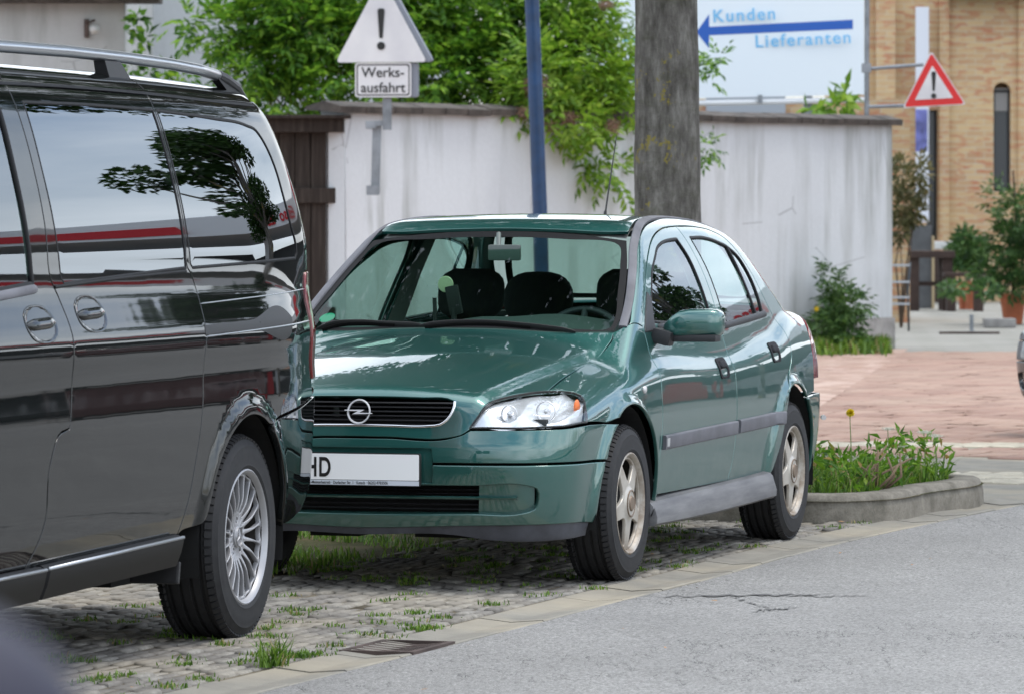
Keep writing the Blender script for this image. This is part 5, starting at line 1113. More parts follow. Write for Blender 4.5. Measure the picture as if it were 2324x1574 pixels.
# verge grass in clumps
n = 52000; s_ = rng.uniform(8, 26, n); d_ = 1.32 + rng.gamma(1.6, .85, n); pts = road_frame(s_, d_)
cl = (np.sin(pts[:, 0] * 3.1 + 1) + np.sin(pts[:, 1] * 2.3) + np.sin(pts[:, 0] * 7 + pts[:, 1] * 5)) > -1.2
pts = pts[cl & (d_ < 7) & ((pts[:, 1] > 19.1 + .25 * np.sin(pts[:, 0] * 4)) | (d_ > 3.3))]
tag(grass_patch('verge_grass', '', pts, .02, .07, ML_GRASS, .006), 'green grass of the verge behind and under the parked cars', 'grass', kind='stuff')
# weeds in the joints
cs = rng.uniform(8.5, 21.5, 260); cd = rng.uniform(0.0, 1.4, 260); pp = []
for a, b in zip(cs, cd):
    k = rng.integers(10, 60); q = road_frame(a + rng.normal(0, .03, k) , b + rng.normal(0, .030, k)); pp.append(q)
for a, b, k, sp in ((15.0, .03, 260, .05), (13.9, .06, 300, .07), (12.9, .35, 160, .05), (12.2, .05, 260, .1), (16.2, 1.3, 200, .06), (14.3, 1.25, 220, .08)): pp.append(road_frame(a + rng.normal(0, sp, k), b + rng.normal(0, sp * .5, k)))
tag(grass_patch('joint_weeds', '', np.concatenate(pp), .006, .026, ML_GRASS, .005), 'short weeds growing in the joints of the parking bay', 'weeds', kind='stuff')
tag(grass_patch('weed_tuft', '', road_frame(13.55 + rng.normal(0, .035, 90), .02 + rng.normal(0, .02, 90)), .05, .12, ML_GRASS, .006), 'spiky green grass tuft at the edge of the gutter slabs', 'grass tuft')
# litter
lm = MB()
# island plants
n = 9000; q = rng.uniform(0, 1, (n * 3, 2)); X = -2.6 + q[:, 0] * 5.1; Yq = 22.5 + q[:, 1] * 3.6; ok = inside(isl, np.column_stack([X, Yq])); ok &= dist_poly(isl, np.column_stack([X, Yq])) > .17; ip = np.column_stack([X, Yq, np.full(len(X), .10)])[ok][:n * 2]
tag(grass_patch('island_grass', '', ip, .05, .20, ML_GRASS, .008), 'grass filling the kerbed island behind the green car', 'grass', kind='stuff')
m_ = len(ip); sel = ip[rng.choice(m_, min(m_, 7000), False)] + np.column_stack([rng.normal(0, .02, (min(m_, 7000), 2)), rng.uniform(.01, .26, min(m_, 7000))]); hum = .55 + .45 * np.sin(sel[:, 0] * 5 + 1) ** 2; sel[:, 2] = .10 + (sel[:, 2] - .10) * hum
D = rdir(len(sel), .9); o = big_mesh('island_weeds', *leaves(sel, D, rdir(len(sel), 1.5), rng.uniform(.03, .085, len(sel)), rng.uniform(.012, .03, len(sel)), .15, .3), ML_WEED); tag(o, 'leafy green weeds growing on the kerbed island', 'weeds', kind='stuff')
tw = MB(); rs = random.Random(3)
for k in range(9):
    bx, by = 1.70 + rs.uniform(-.06, .08), 23.25 + rs.uniform(-.06, .12); tw.tube([(bx, by, .11), (bx + rs.uniform(-.02, .12), by, .19), (bx + rs.uniform(-.06, .26), by + .03, .17 + rs.uniform(.04, .18))], [.008, .007, .005], 6)
tag(tw.obj('cut_stems', mat('dry cut stems', (.16, .11, .07), .9, vary=.4), smooth=True), 'dry cut brown stems of a shrub at the island kerb', 'stems')
def flower(px, py, Y, z0, label, m, rad=.022, nm='yellow_flower', umb=0):
    p = at(px, py, Y); t = thing(nm, label, 'flower', (p.x, p.y, z0))
    MB().tube([(0, 0, 0), (.004, 0, (p.z - z0) * .5), (-.003, 0, p.z - z0)], [.0035, .003, .002], 6).obj('stem', mat('green stem', (.10, .17, .04), .8), t)
    h = p.z - z0; v = []
    n_ = 260; d = rdir(n_, .6); P_ = np.tile([0, 0, h], (n_, 1)) + (rng.normal(0, umb, (n_, 3)) * [1, 1, .2] if umb else 0); o = big_mesh('petals', *leaves(P_, d, rdir(n_), rad, rad * .35), m, t); return t
flower(1930, 936, 23.4, .10, 'single tall yellow dandelion flower on a thin stem above the island', M_FLOW, .022)
for i, (fx, fy, lb) in enumerate(((2123, 988, 'rightmost small white flower head over the island'), (2098, 980, 'white flower head just left of the rightmost one on the island'), (2016, 972, 'white flower head on the stem nearest the tall yellow flower'), (2050, 1012, 'lowest white flower head above the middle of the island'))):
    flower(fx, fy, 23.9 + i * .1, .10, lb, M_WFLOW, .007, 'white_flower', .016)
M_BARK = mat('grey tree bark', (.09, .08, .065), .95, spec=.15)
def _bark(t):
    c = t.coord((1, 1, .30)); n = t.noise(c, 16, 8, .7); n2 = t.noise(t.coord((1, 1, 2.2)), 5, 5, .7); l = t.noise(t.coord(), 2.6, 6, .75)
    col = t.ramp(n, [(.32, (.06, .054, .048)), (.52, (.155, .143, .13)), (.72, (.29, .275, .25))]); col = t.mix(t.ramp(n2, [(.5, 0.0), (.7, .45)]), col, (.075, .080, .045)); col = t.mix(t.ramp(l, [(.575, 0.0), (.60, .85)]), col, (.26, .21, .05))
    t.link(col, t.b.inputs['Base Color']); t.bump(t.math('ADD', n, n2), .9, .02)
_bark(NT(M_BARK))
def trunk_mesh(pts, rads, seed=0, n=72, rough=.03):
    rs = np.random.default_rng(seed); mb = MB(); P_ = smooth_poly([(i, p[2]) for i, p in enumerate(pts)], False, .25); k = 90
    zs = np.linspace(0, len(pts) - 1, k); px = np.interp(zs, range(len(pts)), [p[0] for p in pts]); py = np.interp(zs, range(len(pts)), [p[1] for p in pts]); pz = np.interp(zs, range(len(pts)), [p[2] for p in pts]); rr = np.interp(zs, range(len(pts)), rads)
    ph = rs.uniform(0, 6.28, 6); v = []
    for i in range(k):
        for j in range(n):
            a = 2 * math.pi * j / n; r = rr[i] * (1 + rough * (math.sin(2 * a + ph[0] + i * .15) + .6 * math.sin(3 * a + ph[1] - i * .21) + .35 * math.sin(7 * a + ph[2] + i * .4) + .3 * math.sin(i * .9 + ph[3]) + .30 * math.sin(17 * a + ph[4] + .8 * math.sin(i * .5)) + .22 * math.sin(29 * a + i * .7 + ph[5])))
            v.append((px[i] + r * math.cos(a), py[i] + r * math.sin(a), pz[i]))
    return mb.add(v, [(i * n + j, i * n + (j + 1) % n, (i + 1) * n + (j + 1) % n, (i + 1) * n + j) for i in range(k - 1) for j in range(n)])
def tree(name, label, loc, H0, r0, blobs, nleaf, size, lean=(0, 0), mleaf=None, seed=1, group=None, barkm=None, top=.75):
    t = thing(name, label, 'tree', loc, group=group)
    mb = trunk_mesh([(0, 0, -.05), (lean[0] * .15, lean[1] * .15, .35), (lean[0] * .4, lean[1] * .4, H0 * .45), (lean[0], lean[1], H0)], [r0 * 1.35, r0 * 1.02, r0 * .95, r0 * top], seed)
    branches(mb, (lean[0], lean[1], H0 - .3), [tuple(b[:3]) for b in blobs], r0 * top * .7, seed)
    mb.obj('trunk', barkm or M_BARK, t, smooth=True)
    P_, d = blob_points(blobs, nleaf, .45); D_ = d + rng.normal(0, .6, d.shape); D_[:, 2] -= .35; D_ /= np.linalg.norm(D_, axis=1, keepdims=True)
    big_mesh('crown', *leaves(P_, D_, rdir(nleaf, 1.2), rng.uniform(size * .7, size * 1.3, nleaf), rng.uniform(size * .55, size * .8, nleaf)), mleaf or ML_TREE, t)
    return t
rs = random.Random(5); bl = []
for k in range(46):
    a = rs.uniform(0, 6.28); r = 4.4 * math.sqrt(rs.random()); z = 5.2 + rs.uniform(-.6, 3.2) * (1 - (r / 5.5) ** 2) + .1 * r; bl.append((r * math.cos(a), r * math.sin(a), z, rs.uniform(.6, 1.15), rs.uniform(.6, 1.15), rs.uniform(.35, .7)))
for k in range(22): a = rs.uniform(0, 6.28); r = 2.2 * math.sqrt(rs.random()); bl.append((-1.9 + r * math.cos(a), -3.6 + r * math.sin(a), 6.3 + rs.uniform(-.6, 2.4), rs.uniform(.6, 1.0), rs.uniform(.6, 1.0), rs.uniform(.35, .6)))
tree('street_tree', 'thick grey street tree trunk with yellow lichen rising behind the green car', (wx(1524, 27.2), 27.2, 0), 4.2, .188, bl, 40000, .13, lean=(-.055, .1), seed=4, top=.93)
# ---------------- walls and houses ----------------
def _plaster(t, base=(.585, .61, .63), stain=(.25, .262, .24), amt=.9, sx=1.0, lo=.49, hi=.66):
    c = t.coord(); st = t.noise(t.coord((2.6 * sx, 2.6 * sx, .22)), 1.4, 6, .62); bl_ = t.noise(t.coord((1, 1, .8)), .45, 4, .6); f = t.noise(c, 24, 5, .65)
    m_ = t.math('MULTIPLY', t.ramp(st, [(lo, 0.0), (hi, 1.0)]), t.ramp(bl_, [(.38, .15), (.6, 1.0)]))
    col = t.mix(t.math('MULTIPLY', m_, amt), base, stain); z = t.sep(c)[2]
    col = t.mix(t.math('MULTIPLY', t.ramp(f, [(.42, .5), (.6, 0.0)]), .25), col, tuple(x * .75 for x in base))
    dirt = t.new('ShaderNodeMapRange', {0: z, 1: .3, 2: 1.0, 3: .45, 4: 0.0}).outputs[0]; col = t.mix(t.math('MULTIPLY', dirt, t.ramp(t.noise(c, 3, 5, .7), [(.35, .2), (.65, 1.0)])), col, tuple(x * .55 for x in base))
    vc = t.new('ShaderNodeTexVoronoi', {'Vector': t.coord((.55, .55, .7)), 'Scale': .9}, feature='DISTANCE_TO_EDGE').outputs['Distance']; vn = t.noise(c, 1.1, 3); crk = t.math('MULTIPLY', t.math('LESS_THAN', vc, .0035), t.math('GREATER_THAN', vn, .52)); col = t.mix(t.math('MULTIPLY', crk, .55), col, tuple(x * .45 for x in base))
    t.link(col, t.b.inputs['Base Color']); t.bump(f, .25, .01)
M_WALL = mat('stained white plaster', (.7, .7, .7), .93, fn=lambda t: _plaster(t), spec=.2)
M_WALLW = mat('house plaster', (.7, .7, .7), .93, fn=lambda t: _plaster(t, (.47, .48, .475), (.26, .265, .25), .7, .6), spec=.2)
M_COPE = mat('dark coping tiles', (.075, .064, .056), .9, vary=.5); M_PLIN = mat('grey plinth', (.30, .29, .28), .9, vary=.3)
WL, WR = Vector((wx(783, 46.9), 46.9)), Vector((4.235, 53.75)); wd = (WR - WL).normalized(); wn_ = Vector((wd.y, -wd.x)); WLEN = (WR - WL).length
def wp(s, d, z): p = WL + wd * s + wn_ * d; return (p.x, p.y, z)      # along the wall, d towards the street
def wbox(mb, s0, s1, d0, d1, z0, z1, mi=0):
    return mb.add([wp(s, d, z) for z in (z0, z1) for s, d in ((s0, d0), (s1, d0), (s1, d1), (s0, d1))], [(0, 1, 2, 3), (4, 7, 6, 5), (0, 4, 5, 1), (1, 5, 6, 2), (2, 6, 7, 3), (3, 7, 4, 0)], mi)
gw = thing('garden_wall', 'long white plastered wall with grey stains and a dark coping', 'wall')
ztop = 2.50
v = []; ns = 60; hs_ = [.34, .9, 1.5, 2.0, ztop]
for i in range(ns + 1):
    s = WLEN * i / ns
    for z in hs_: v.append(wp(s, .008 * math.sin(s * 1.7 + z) + .006 * math.sin(s * 4 + 2 * z), z))
k = len(hs_); f = [(i * k + j, (i + 1) * k + j, (i + 1) * k + j + 1, i * k + j + 1) for i in range(ns) for j in range(k - 1)]
b = len(v); v += [wp(0, -.32, .34), wp(0, -.32, ztop), wp(WLEN, -.32, .34), wp(WLEN, -.32, ztop)]
f += [(b, 0, k - 1, b + 1), (ns * k, b + 2, b + 3, ns * k + k - 1), (b + 2, b, b + 1, b + 3)]
MB().add(v, f).obj('wall_face', M_WALL, gw, smooth=False)
wbox(MB(), -.02, WLEN + .01, -.33, .03, -.05, .338).obj('plinth', M_PLIN, gw)
cp = MB(); s = -.16
while s < WLEN + .05:
    l_ = random.uniform(.34, .46); e = min(s + l_ - .012, WLEN + .07); dz = random.uniform(-.008, .008)
    cp.add([wp(a, d, z + dz) for a in (s, e) for d, z in ((.085, ztop - .035), (.095, ztop + .03), (-.14, ztop + .085), (-.38, ztop + .03), (-.38, ztop))], [(0, 1, 2, 3, 4), (9, 8, 7, 6, 5)] + [(i, i + 5, (i + 1) % 5 + 5, (i + 1) % 5) for i in range(5)]); s += l_
cp.obj('coping', M_COPE, gw)
# old wooden gate left of it
gt = thing('wooden_gate', 'weathered dark brown wooden gate under a heavy lintel left of the white wall', 'gate')
M_WOOD = mat('weathered dark wood', (.06, .045, .035), .85, spec=.2, fn=lambda t: (t.link(t.ramp(t.noise(t.coord((9, 9, .5)), 3, 7, .65), [(.3, (.020, .015, .013)), (.55, (.042, .033, .028)), (.8, (.085, .07, .06))]), t.b.inputs['Base Color']), t.bump(t.noise(t.coord((9, 9, .5)), 5, 6, .7), .5, .01)))
gY = 47.0; gx1 = wx(776, gY); gx0 = wx(560, gY); gm = MB(); x = gx0
while x < gx1 - .02:
    w_ = min(.155, gx1 - x); gm.box((x + w_ / 2, gY + .06 + random.uniform(-.006, .006), 1.2), (w_ - .010, .04, 2.40), bev=.005); x += w_
gm.box(((gx0 + gx1) / 2, gY + .11, 1.2), (gx1 - gx0, .02, 2.4)).obj('boards', M_WOOD, gt)
gm = MB().box(((gx0 + gx1) / 2, gY - .02, wz(283, gY)), (gx1 - gx0 + .04, .20, .155), bev=.012).box(((gx0 + gx1) / 2 + .03, gY - .06, wz(266, gY)), (gx1 - gx0 + .12, .34, .035), bev=.01); gm.obj('lintel', M_WOOD, gt)
MB().box(((gx0 + gx1) / 2, gY + .01, wz(444, gY)), (gx1 - gx0 + .01, .06, .15), bev=.012).obj('ledge', M_WOOD, gt); MB().box(((gx0 + gx1) / 2, gY + .01, .5), (gx1 - gx0, .06, .15), bev=.012).obj('ledge', M_WOOD, gt)
# plastered house behind, upper left
hs = thing('white_house', 'pale plastered house corner with a wooden eave in the upper left', 'house')
hy = 52.0; x1 = wx(283, hy)
MB().box((x1 - 4, hy + 3, 2.6), (8, 6, 5.6)).obj('wall', M_WALLW, hs)
MB().box((x1 - 1.0 + .40, hy - .10, wz(-2, hy)), (2.0, .5, .10), bev=.01).box((wx(190, hy), hy - .25, wz(-18, hy) + .06), (1.75, .8, .10), bev=.01).obj('eave', M_COPE, hs)
lm = MB().lathe([(0, -.055), (.03, -.05), (.055, -.02), (.058, .0), (.05, .03), (.02, .05), (0, .052)], 'z', 24, (wx(218, hy), hy - .18, wz(68, hy))); lm.obj('globe_lamp', mat('milky glass', (.50, .50, .48), .3), hs, smooth=True)
MB().box((wx(197, hy), hy - .03, wz(65, hy)), (.05, .06, .20), bev=.01).tube([(wx(197, hy), hy - .05, wz(55, hy)), (wx(218, hy), hy - .18, wz(48, hy))], .012, 8).obj('lamp_bracket', M_RUST, hs)
h2 = thing('pale_building', 'bright white rendered building standing behind the shrubs', 'building')
MB().box(((wx(240, 56) + wx(1040, 56)) / 2, 59.2, 3.5), (wx(1040, 56) - wx(240, 56), 6, 7)).obj('wall', mat('bright render', (.70, .72, .74), .9, fn=lambda t: _plaster(t, (.56, .585, .60), (.38, .39, .39), .5, .5), spec=.2), h2)
MB().box((wx(660, 55.9), 55.95, wz(45, 55.9)), (.62, .1, .42)).obj('brick_patch', mat('salmon brick', (.50, .28, .18), .9, vary=.4), h2)
# brick building on the right
def _brick(t, rot=0):
    c = t.new('ShaderNodeTexCoord').outputs['Object']; s = t.sep(c); u = t.math('ADD', s[0], t.math('MULTIPLY', s[1], .62)); vec = t.new('ShaderNodeCombineXYZ', {0: u, 1: s[2]}).outputs[0]
    br = t.new('ShaderNodeTexBrick', {'Vector': vec, 'Scale': 1.0, 'Mortar Size': .008, 'Brick Width': .31, 'Row Height': .096, 'Color1': (.56, .40, .23, 1), 'Color2': (.44, .26, .15, 1), 'Mortar': (.50, .43, .33, 1), 'Mortar Smooth': .2, 'Bias': -.1})
    nv = t.new('ShaderNodeTexNoise', {'Vector': t.new('ShaderNodeMapping', {'Vector': vec, 'Scale': (4.2, 13, 1)}).outputs[0], 'Scale': 1.0, 'Detail': 3}).outputs['Fac']
    col = t.mix(t.ramp(nv, [(.53, 0.0), (.62, .85)]), br.outputs['Color'], (.46, .19, .11)); n = t.noise(vec, 1.1, 4); col = t.mix(t.ramp(n, [(.4, 0.0), (.7, .4)]), col, (.62, .47, .25))
    t.link(col, t.b.inputs['Base Color']); t.bump(br.outputs['Fac'], -.4, .01)
M_BRICK = mat('yellow brick', (.5, .36, .2), .9, fn=_brick, spec=.2); M_BRICKD = mat('reddish brick', (.4, .24, .13), .9, fn=lambda t: (_brick(t)), spec=.2)
bb = thing('brick_building', 'yellow brick building with an arched window on the right', 'building')
BY = 84.0
def bx(p): return wx(p, BY)
# front with window openings: front is one plate with holes
fx0, fx1 = bx(1940), bx(2700); zt = 9.0
def archhole(xa, xb, z0, zc): r_ = (xb - xa) / 2; c = (xa + xb) / 2; return [(xa, z0), (xb, z0)] + [(c + r_ * math.cos(a), zc + r_ * math.sin(a)) for a in [math.pi * k / 14 for k in range(15)]]
wzs = (wz(560, BY), wz(215, BY))
holes = [archhole(bx(2255), bx(2294), wz(435, BY), wz(207, BY)), archhole(bx(2406), bx(2445), wz(435, BY), wz(207, BY)), [(bx(2103), wz(545, BY)), (bx(2128), wz(545, BY)), (bx(2128), wz(250, BY)), (bx(2103), wz(250, BY))]]
XF = Matrix(((1, 0, 0, 0), (0, 0, -1, BY), (0, 1, 0, 0), (0, 0, 0, 1)))
plate('wall', [(fx0, -.1), (fx1, -.1), (fx1, zt), (fx0, zt)], holes, lambda u, v: 0 * u, .32, M_BRICK, bb, .6, XF, .004)
MB().box(((fx0 + fx1) / 2, BY + 4.2, zt / 2), (fx1 - fx0, 7.6, zt - .1)).obj('rear_walls', M_BRICK, bb)
MB().box((bx(2008), BY - .12, zt / 2), (bx(2028) - bx(1985), .22, zt)).box((bx(2142), BY - .06, zt / 2), (bx(2152) - bx(2130), .1, zt)).box((bx(2330), BY - .03, zt / 2), (.3, .05, zt)).obj('pilaster', M_BRICK, bb)
MB().box((bx(2245), BY - .35, wz(-16, BY)), (1.5, .7, .16)).obj('cornice', mat('dark eave', (.05, .04, .035), .9, vary=.3), bb)
for (xa, xb, z0, z1) in ((bx(2255), bx(2294), wz(435, BY), wz(207, BY)), (bx(2406), bx(2445), wz(435, BY), wz(207, BY)), (bx(2103), bx(2128), wz(545, BY), wz(250, BY))):
    wf = MB().box((xa + .02, BY + .2, (z0 + z1) / 2), (.04, .06, z1 - z0)).box((xb - .02, BY + .2, (z0 + z1) / 2), (.04, .06, z1 - z0)).box(((xa + xb) / 2, BY + .2, z1), (xb - xa, .06, .05)).box(((xa + xb) / 2, BY + .2, z0 + .02), (xb - xa, .06, .04)).obj('window', mat('dark window frame', (.02, .022, .024), .5), bb)
    MB().box(((xa + xb) / 2, BY + .23, (z0 + z1) / 2), (xb - xa, .01, z1 - z0)).obj('pane', mat('dull pane', (.055, .06, .065), .15), wf)
    if xb - xa > .2: MB().box(((xa + xb) / 2, BY + .19, wz(226, BY)), (xb - xa - .03, .012, wz(200, BY) - wz(252, BY))).obj('arch_panel', mat('grey arch panel', (.30, .30, .30), .6), wf)
bn = thing('banner', 'tall narrow white banner with a blue patch hanging on the brick building', 'banner')
MB().box((bx(2089), BY - .36, (wz(18, BY) + wz(505, BY)) / 2), (bx(2104) - bx(2074), .02, wz(18, BY) - wz(505, BY))).obj('cloth', mat('banner cloth', (.66, .68, .74), .8), bn)
MB().box((bx(2087), BY - .374, (wz(250, BY) + wz(345, BY)) / 2), (bx(2101) - bx(2074), .004, wz(250, BY) - wz(345, BY))).obj('blue_patch', mat('blue print', (.13, .14, .36), .7, vary=.5), bn)
# ---------------- signs, posts ----------------
M_GALV = mat('galvanised steel', (.24, .26, .28), .5, .5, vary=.3); M_SIGNW = mat('sign white', (.62, .62, .63), .5, fn=lambda t: t.link(t.ramp(t.noise(t.coord(), 3, 4), [(.3, (.56, .56, .58)), (.7, (.68, .68, .68))]), t.b.inputs['Base Color'])); M_SIGNR = mat('sign red', (.60, .015, .015), .45)
def sign_plate(name, poly, th, m, parent, loc, yaw, mb_=True):
    v, f = prism(poly, 0, th); rot = Matrix.Rotation(yaw, 3, 'Z')
    vv = [rot @ Vector((p[0], -p[2], p[1])) + Vector(loc) for p in v]
    return mobj(name, vv, [q[::-1] for q in f] if False else f, m, parent)
def tri(side, r): h = side * .866; return round_poly([(-side / 2, -h / 3), (side / 2, -h / 3), (0, 2 * h / 3)], r, 6)
sY = 46.2
s1 = thing('warning_sign', 'white triangle sign with exclamation mark and Werksausfahrt plate on a wall bracket', 'sign')
def sl_(px, py, dy=0): p = at(px, py, sY); return (p.x, p.y + dy, p.z)
ppm = 10960 / sY
yaw1 = R(-9)
c = sl_(866, 77); tr = tri(.93, .05)
sign_plate('triangle', [(p[0] * .95, p[1] * 1.02) for p in tr], .02, M_SIGNW, s1, (c[0], c[1], c[2]), yaw1)
v, f = prism([(p[0] * .97 + .0, p[1] * 1.0) for p in tri(.93, .05)], 0, .09); rot = Matrix.Rotation(yaw1, 3, 'Z'); mobj('sign_case', [rot @ Vector((p[0], p[2] + .004, p[1])) + Vector(c) + Vector((.05, 0, 0)) for p in v], [q[::-1] for q in f], mat('grey sign case', (.20, .22, .26), .6), s1)
def excl(parent, c, yaw, h, name='exclamation_mark'):
    rot = Matrix.Rotation(yaw, 3, 'Z'); bar = round_poly([(-.034 * h, -.16 * h), (.034 * h, -.16 * h), (.078 * h, .46 * h), (-.078 * h, .46 * h)], [.02 * h, .02 * h, .06 * h, .06 * h], 5); dot = circle(.085 * h, 24, (0, -.32 * h)); mb = MB()
    for poly in (bar, dot): v, f = prism(poly, 0, .004); mb.add([rot @ Vector((p[0], -p[2], p[1])) + Vector(c) for p in v], f)
    return mb.obj(name, M_BLK, parent)
rot1 = Matrix.Rotation(yaw1, 3, 'Z'); cc = Vector(c) + rot1 @ Vector((0, -.024, 0)); e_c = Vector(sl_(865, 70)); excl(s1, (e_c.x, cc.y, e_c.z), yaw1, .46)
c2 = sl_(870, 182); pw, ph = .545, .33
sign_plate('text_plate', round_poly([(-pw / 2, -ph / 2), (pw / 2, -ph / 2), (pw / 2, ph / 2), (-pw / 2, ph / 2)], .03), .012, M_SIGNW, s1, c2, yaw1)
v, f = prism(round_poly([(-pw / 2, -ph / 2), (pw / 2, -ph / 2), (pw / 2, ph / 2), (-pw / 2, ph / 2)], .03), 0, .10); mobj('plate_case', [rot1 @ Vector((p[0], p[2] + .004, p[1])) + Vector(c2) + Vector((.055, 0, 0)) for p in v], [q[::-1] for q in f], MATS['grey sign case'], s1)
ro_ = round_poly([(-pw / 2 + .015, -ph / 2 + .015), (pw / 2 - .015, -ph / 2 + .015), (pw / 2 - .015, ph / 2 - .015), (-pw / 2 + .015, ph / 2 - .015)], .025); ri_ = [(p[0] * .955, p[1] * .92) for p in ro_]
n_ = len(ro_); mobj('border', [rot1 @ Vector((p[0], -.0135, p[1])) + Vector(c2) for p in ro_ + ri_], [(i, (i + 1) % n_, (i + 1) % n_ + n_, i + n_) for i in range(n_)], M_BLK, s1)
for body, dz, dx in (('Werks-', .028, .0), ('ausfahrt', -.118, .0)):
    o = text_mesh('lettering', body, .135, M_BLK, s1, Vector(c2) + rot1 @ Vector((dx, -.016, dz)), (R(90), 0, yaw1), .001, .0012, 'CENTER', sx=1.0)
br_ = MB(); x_, y_, z_ = sl_(876, 250); br_.box((x_ + .01, y_ + .05, z_ - .02), (.085, .05, .34)); x_, y_, z_ = sl_(853, 358); br_.box((x_, y_ + .12, z_), (.085, .05, .68), Matrix.Rotation(R(1.5), 3, 'Y')); x_, y_, z_ = sl_(848, 283); br_.box((x_ - .03, y_ + .25, z_), (.10, .4, .07)); x_, y_, z_ = sl_(850, 432); br_.box((x_ - .02, y_ + .25, z_), (.12, .4, .09)); x_, y_, z_ = sl_(866, 280); br_.box((x_, y_ + .085, z_), (.14, .05, .05))
br_.obj('bracket', M_GALV, s1)
s2 = thing('triangle_sign', 'red bordered triangle warning sign on two arms beside the brick building', 'sign')
tY = 52.6; c = at(2118, 200, tY); yaw2 = R(4); tl_ = R(3.2)
R2 = Matrix.Rotation(yaw2, 3, 'Z') @ Matrix.Rotation(-tl_, 3, 'Y')
def tplate(name, side, rr_, y0, m, th=.006, sc=1.0):
    v, f = prism(tri(side, rr_), 0, th); mobj(name, [R2 @ Vector((p[0], -p[2] - y0, p[1])) + c for p in v], f, m, s2)
S2 = .70
tplate('white_edge', S2, .04, 0, M_SIGNW); tplate('red_triangle', S2 * .94, .036, .007, M_SIGNR); tplate('white_field', S2 * .60, .01, .014, M_SIGNW)
excl(s2, c + R2 @ Vector((.003, -.021, .02)), yaw2, .34)
fp = MB().tube([at(1968, -30, tY + .1), at(1967, 262, tY + .1)], .028, 10).tube([at(1968, 157, tY + .1), at(2096, 147, tY + .02)], .020, 8).tube([at(1967, 243, tY + .1), at(2060, 240, tY + .02)], .020, 8).box(at(1966, 155, tY + .1), (.10, .06, .10)); fp.obj('pipe_frame', M_GALV, s2, auto=40)
# billboard
bd = thing('billboard', 'big white board reading Kunden and Lieferanten with a blue arrow', 'sign')
yB = 57.0; yawB = R(3.4); RB = Matrix.Rotation(yawB, 3, 'Z')
xa, xb = wx(1330, yB), wx(1962, yB); cB = Vector(((xa + xb) / 2, yB, (wz(-60, yB) + wz(222, yB)) / 2)); wB, hB = xb - xa, wz(-60, yB) - wz(222, yB)
def shear_face(u, v, h): return Vector((u, -h + u * .05, v + u * .022)) + cB      # board runs slightly uphill in the picture
v = [shear_face(u, w_, h) for h in (0, .05) for u, w_ in ((-wB / 2, -hB / 2), (wB / 2, -hB / 2), (wB / 2, hB / 2), (-wB / 2, hB / 2))]
mobj('board', v, [(0, 1, 2, 3)[::-1], (4, 5, 6, 7), (0, 4, 5, 1)[::-1], (1, 5, 6, 2)[::-1], (2, 6, 7, 3)[::-1], (3, 7, 4, 0)[::-1]], mat('board white', (.76, .83, .88), .45), bd)
def bpoly(name, pix, m, h=.053):
    v = []; 
    for (px, py) in pix: u = wx(px, yB) - cB.x; w_ = wz(py, yB) - cB.z - u * .022; v.append(shear_face(u, w_, h))
    mobj(name, v, [tuple(range(len(v)))], m, bd)
M_BBLUE = mat('strong blue print', (.012, .10, .44), .5); M_LBLUE = mat('light blue print', (.18, .50, .80), .5)
bpoly('arrow', [(1580, 74), (1609, 33), (1609, 62), (1936, 45), (1936, 66), (1609, 81), (1609, 111)], M_BBLUE)
for body, px, py, sz, sp in (('Kunden', 1617, 51, .205, 1.2), ('Lieferanten', 1713, 108, .205, 1.2)):
    u = wx(px, yB) - cB.x; w_ = wz(py, yB) - cB.z - u * .022; p = shear_face(u, w_, .055); o = text_mesh('lettering', body, sz, M_LBLUE, bd, p, (R(90), R(-2.6), R(-2)), .001, .003, space=sp)
bpoly('blue_swoosh', [(1405, 95), (1440, 84), (1560, 96), (1560, 108), (1440, 100)], M_LBLUE); 
u = wx(1385, yB) - cB.x; o = text_mesh('lettering', 'Wu', .38, M_BBLUE, bd, shear_face(u, wz(189, yB) - cB.z - u * .022, .055), (R(90), R(-1), R(-2)), .001, .012)
bpoly('thin_line', [(1400, 196), (1560, 192), (1560, 196), (1400, 200)], M_LBLUE)
MB().tube([shear_face(-wB / 2, -hB / 2 - .06, .02), shear_face(wB / 2 + .03, -hB / 2 - .06, .02)], .035, 10).obj('bottom_tube', mat('white tube', (.70, .72, .74), .4), bd, smooth=True)
[MB().box(shear_face(q * wB / 2, -hB / 2 - .03, .03), (.05, .12, .10)).obj('clamp', M_GALV, bd) for q in (-.6, .25, .86)]; [MB().box(shear_face(q * wB * .3, -hB / 2 - 1.2, -.1), (.1, .1, 2.4)).obj('support', M_GALV, bd) for q in (1, -1)]
# low outbuilding glimpsed over the coping, under the billboard
ob = thing('outbuilding', 'low brick outbuilding glimpsed between billboard and wall coping', 'building'); MB().box((wx(1780, 66), 69, 1.5), (3.6, 4, 3.2)).obj('wall', M_BRICK, ob); MB().box((wx(1700, 66), 66.95, wz(240, 67)), (1.1, .1, .35)).obj('window', mat('pale window', (.35, .38, .42), .4), ob)
# blue post
bp_ = thing('lamp_post', 'dark blue round steel post standing between green car and white wall', 'post', (wx(1236, 41), 41, 0))
MB().tube([(0, 0, -.05), (-.0395, 0, 1.5), (-.112, 0, 3.4), (-.20, 0, 6.2)], [.064, .063, .061, .05], 24).obj('pole', mat('navy enamel', (.004, .034, .10), .4, vary=.35), bp_, smooth=True)
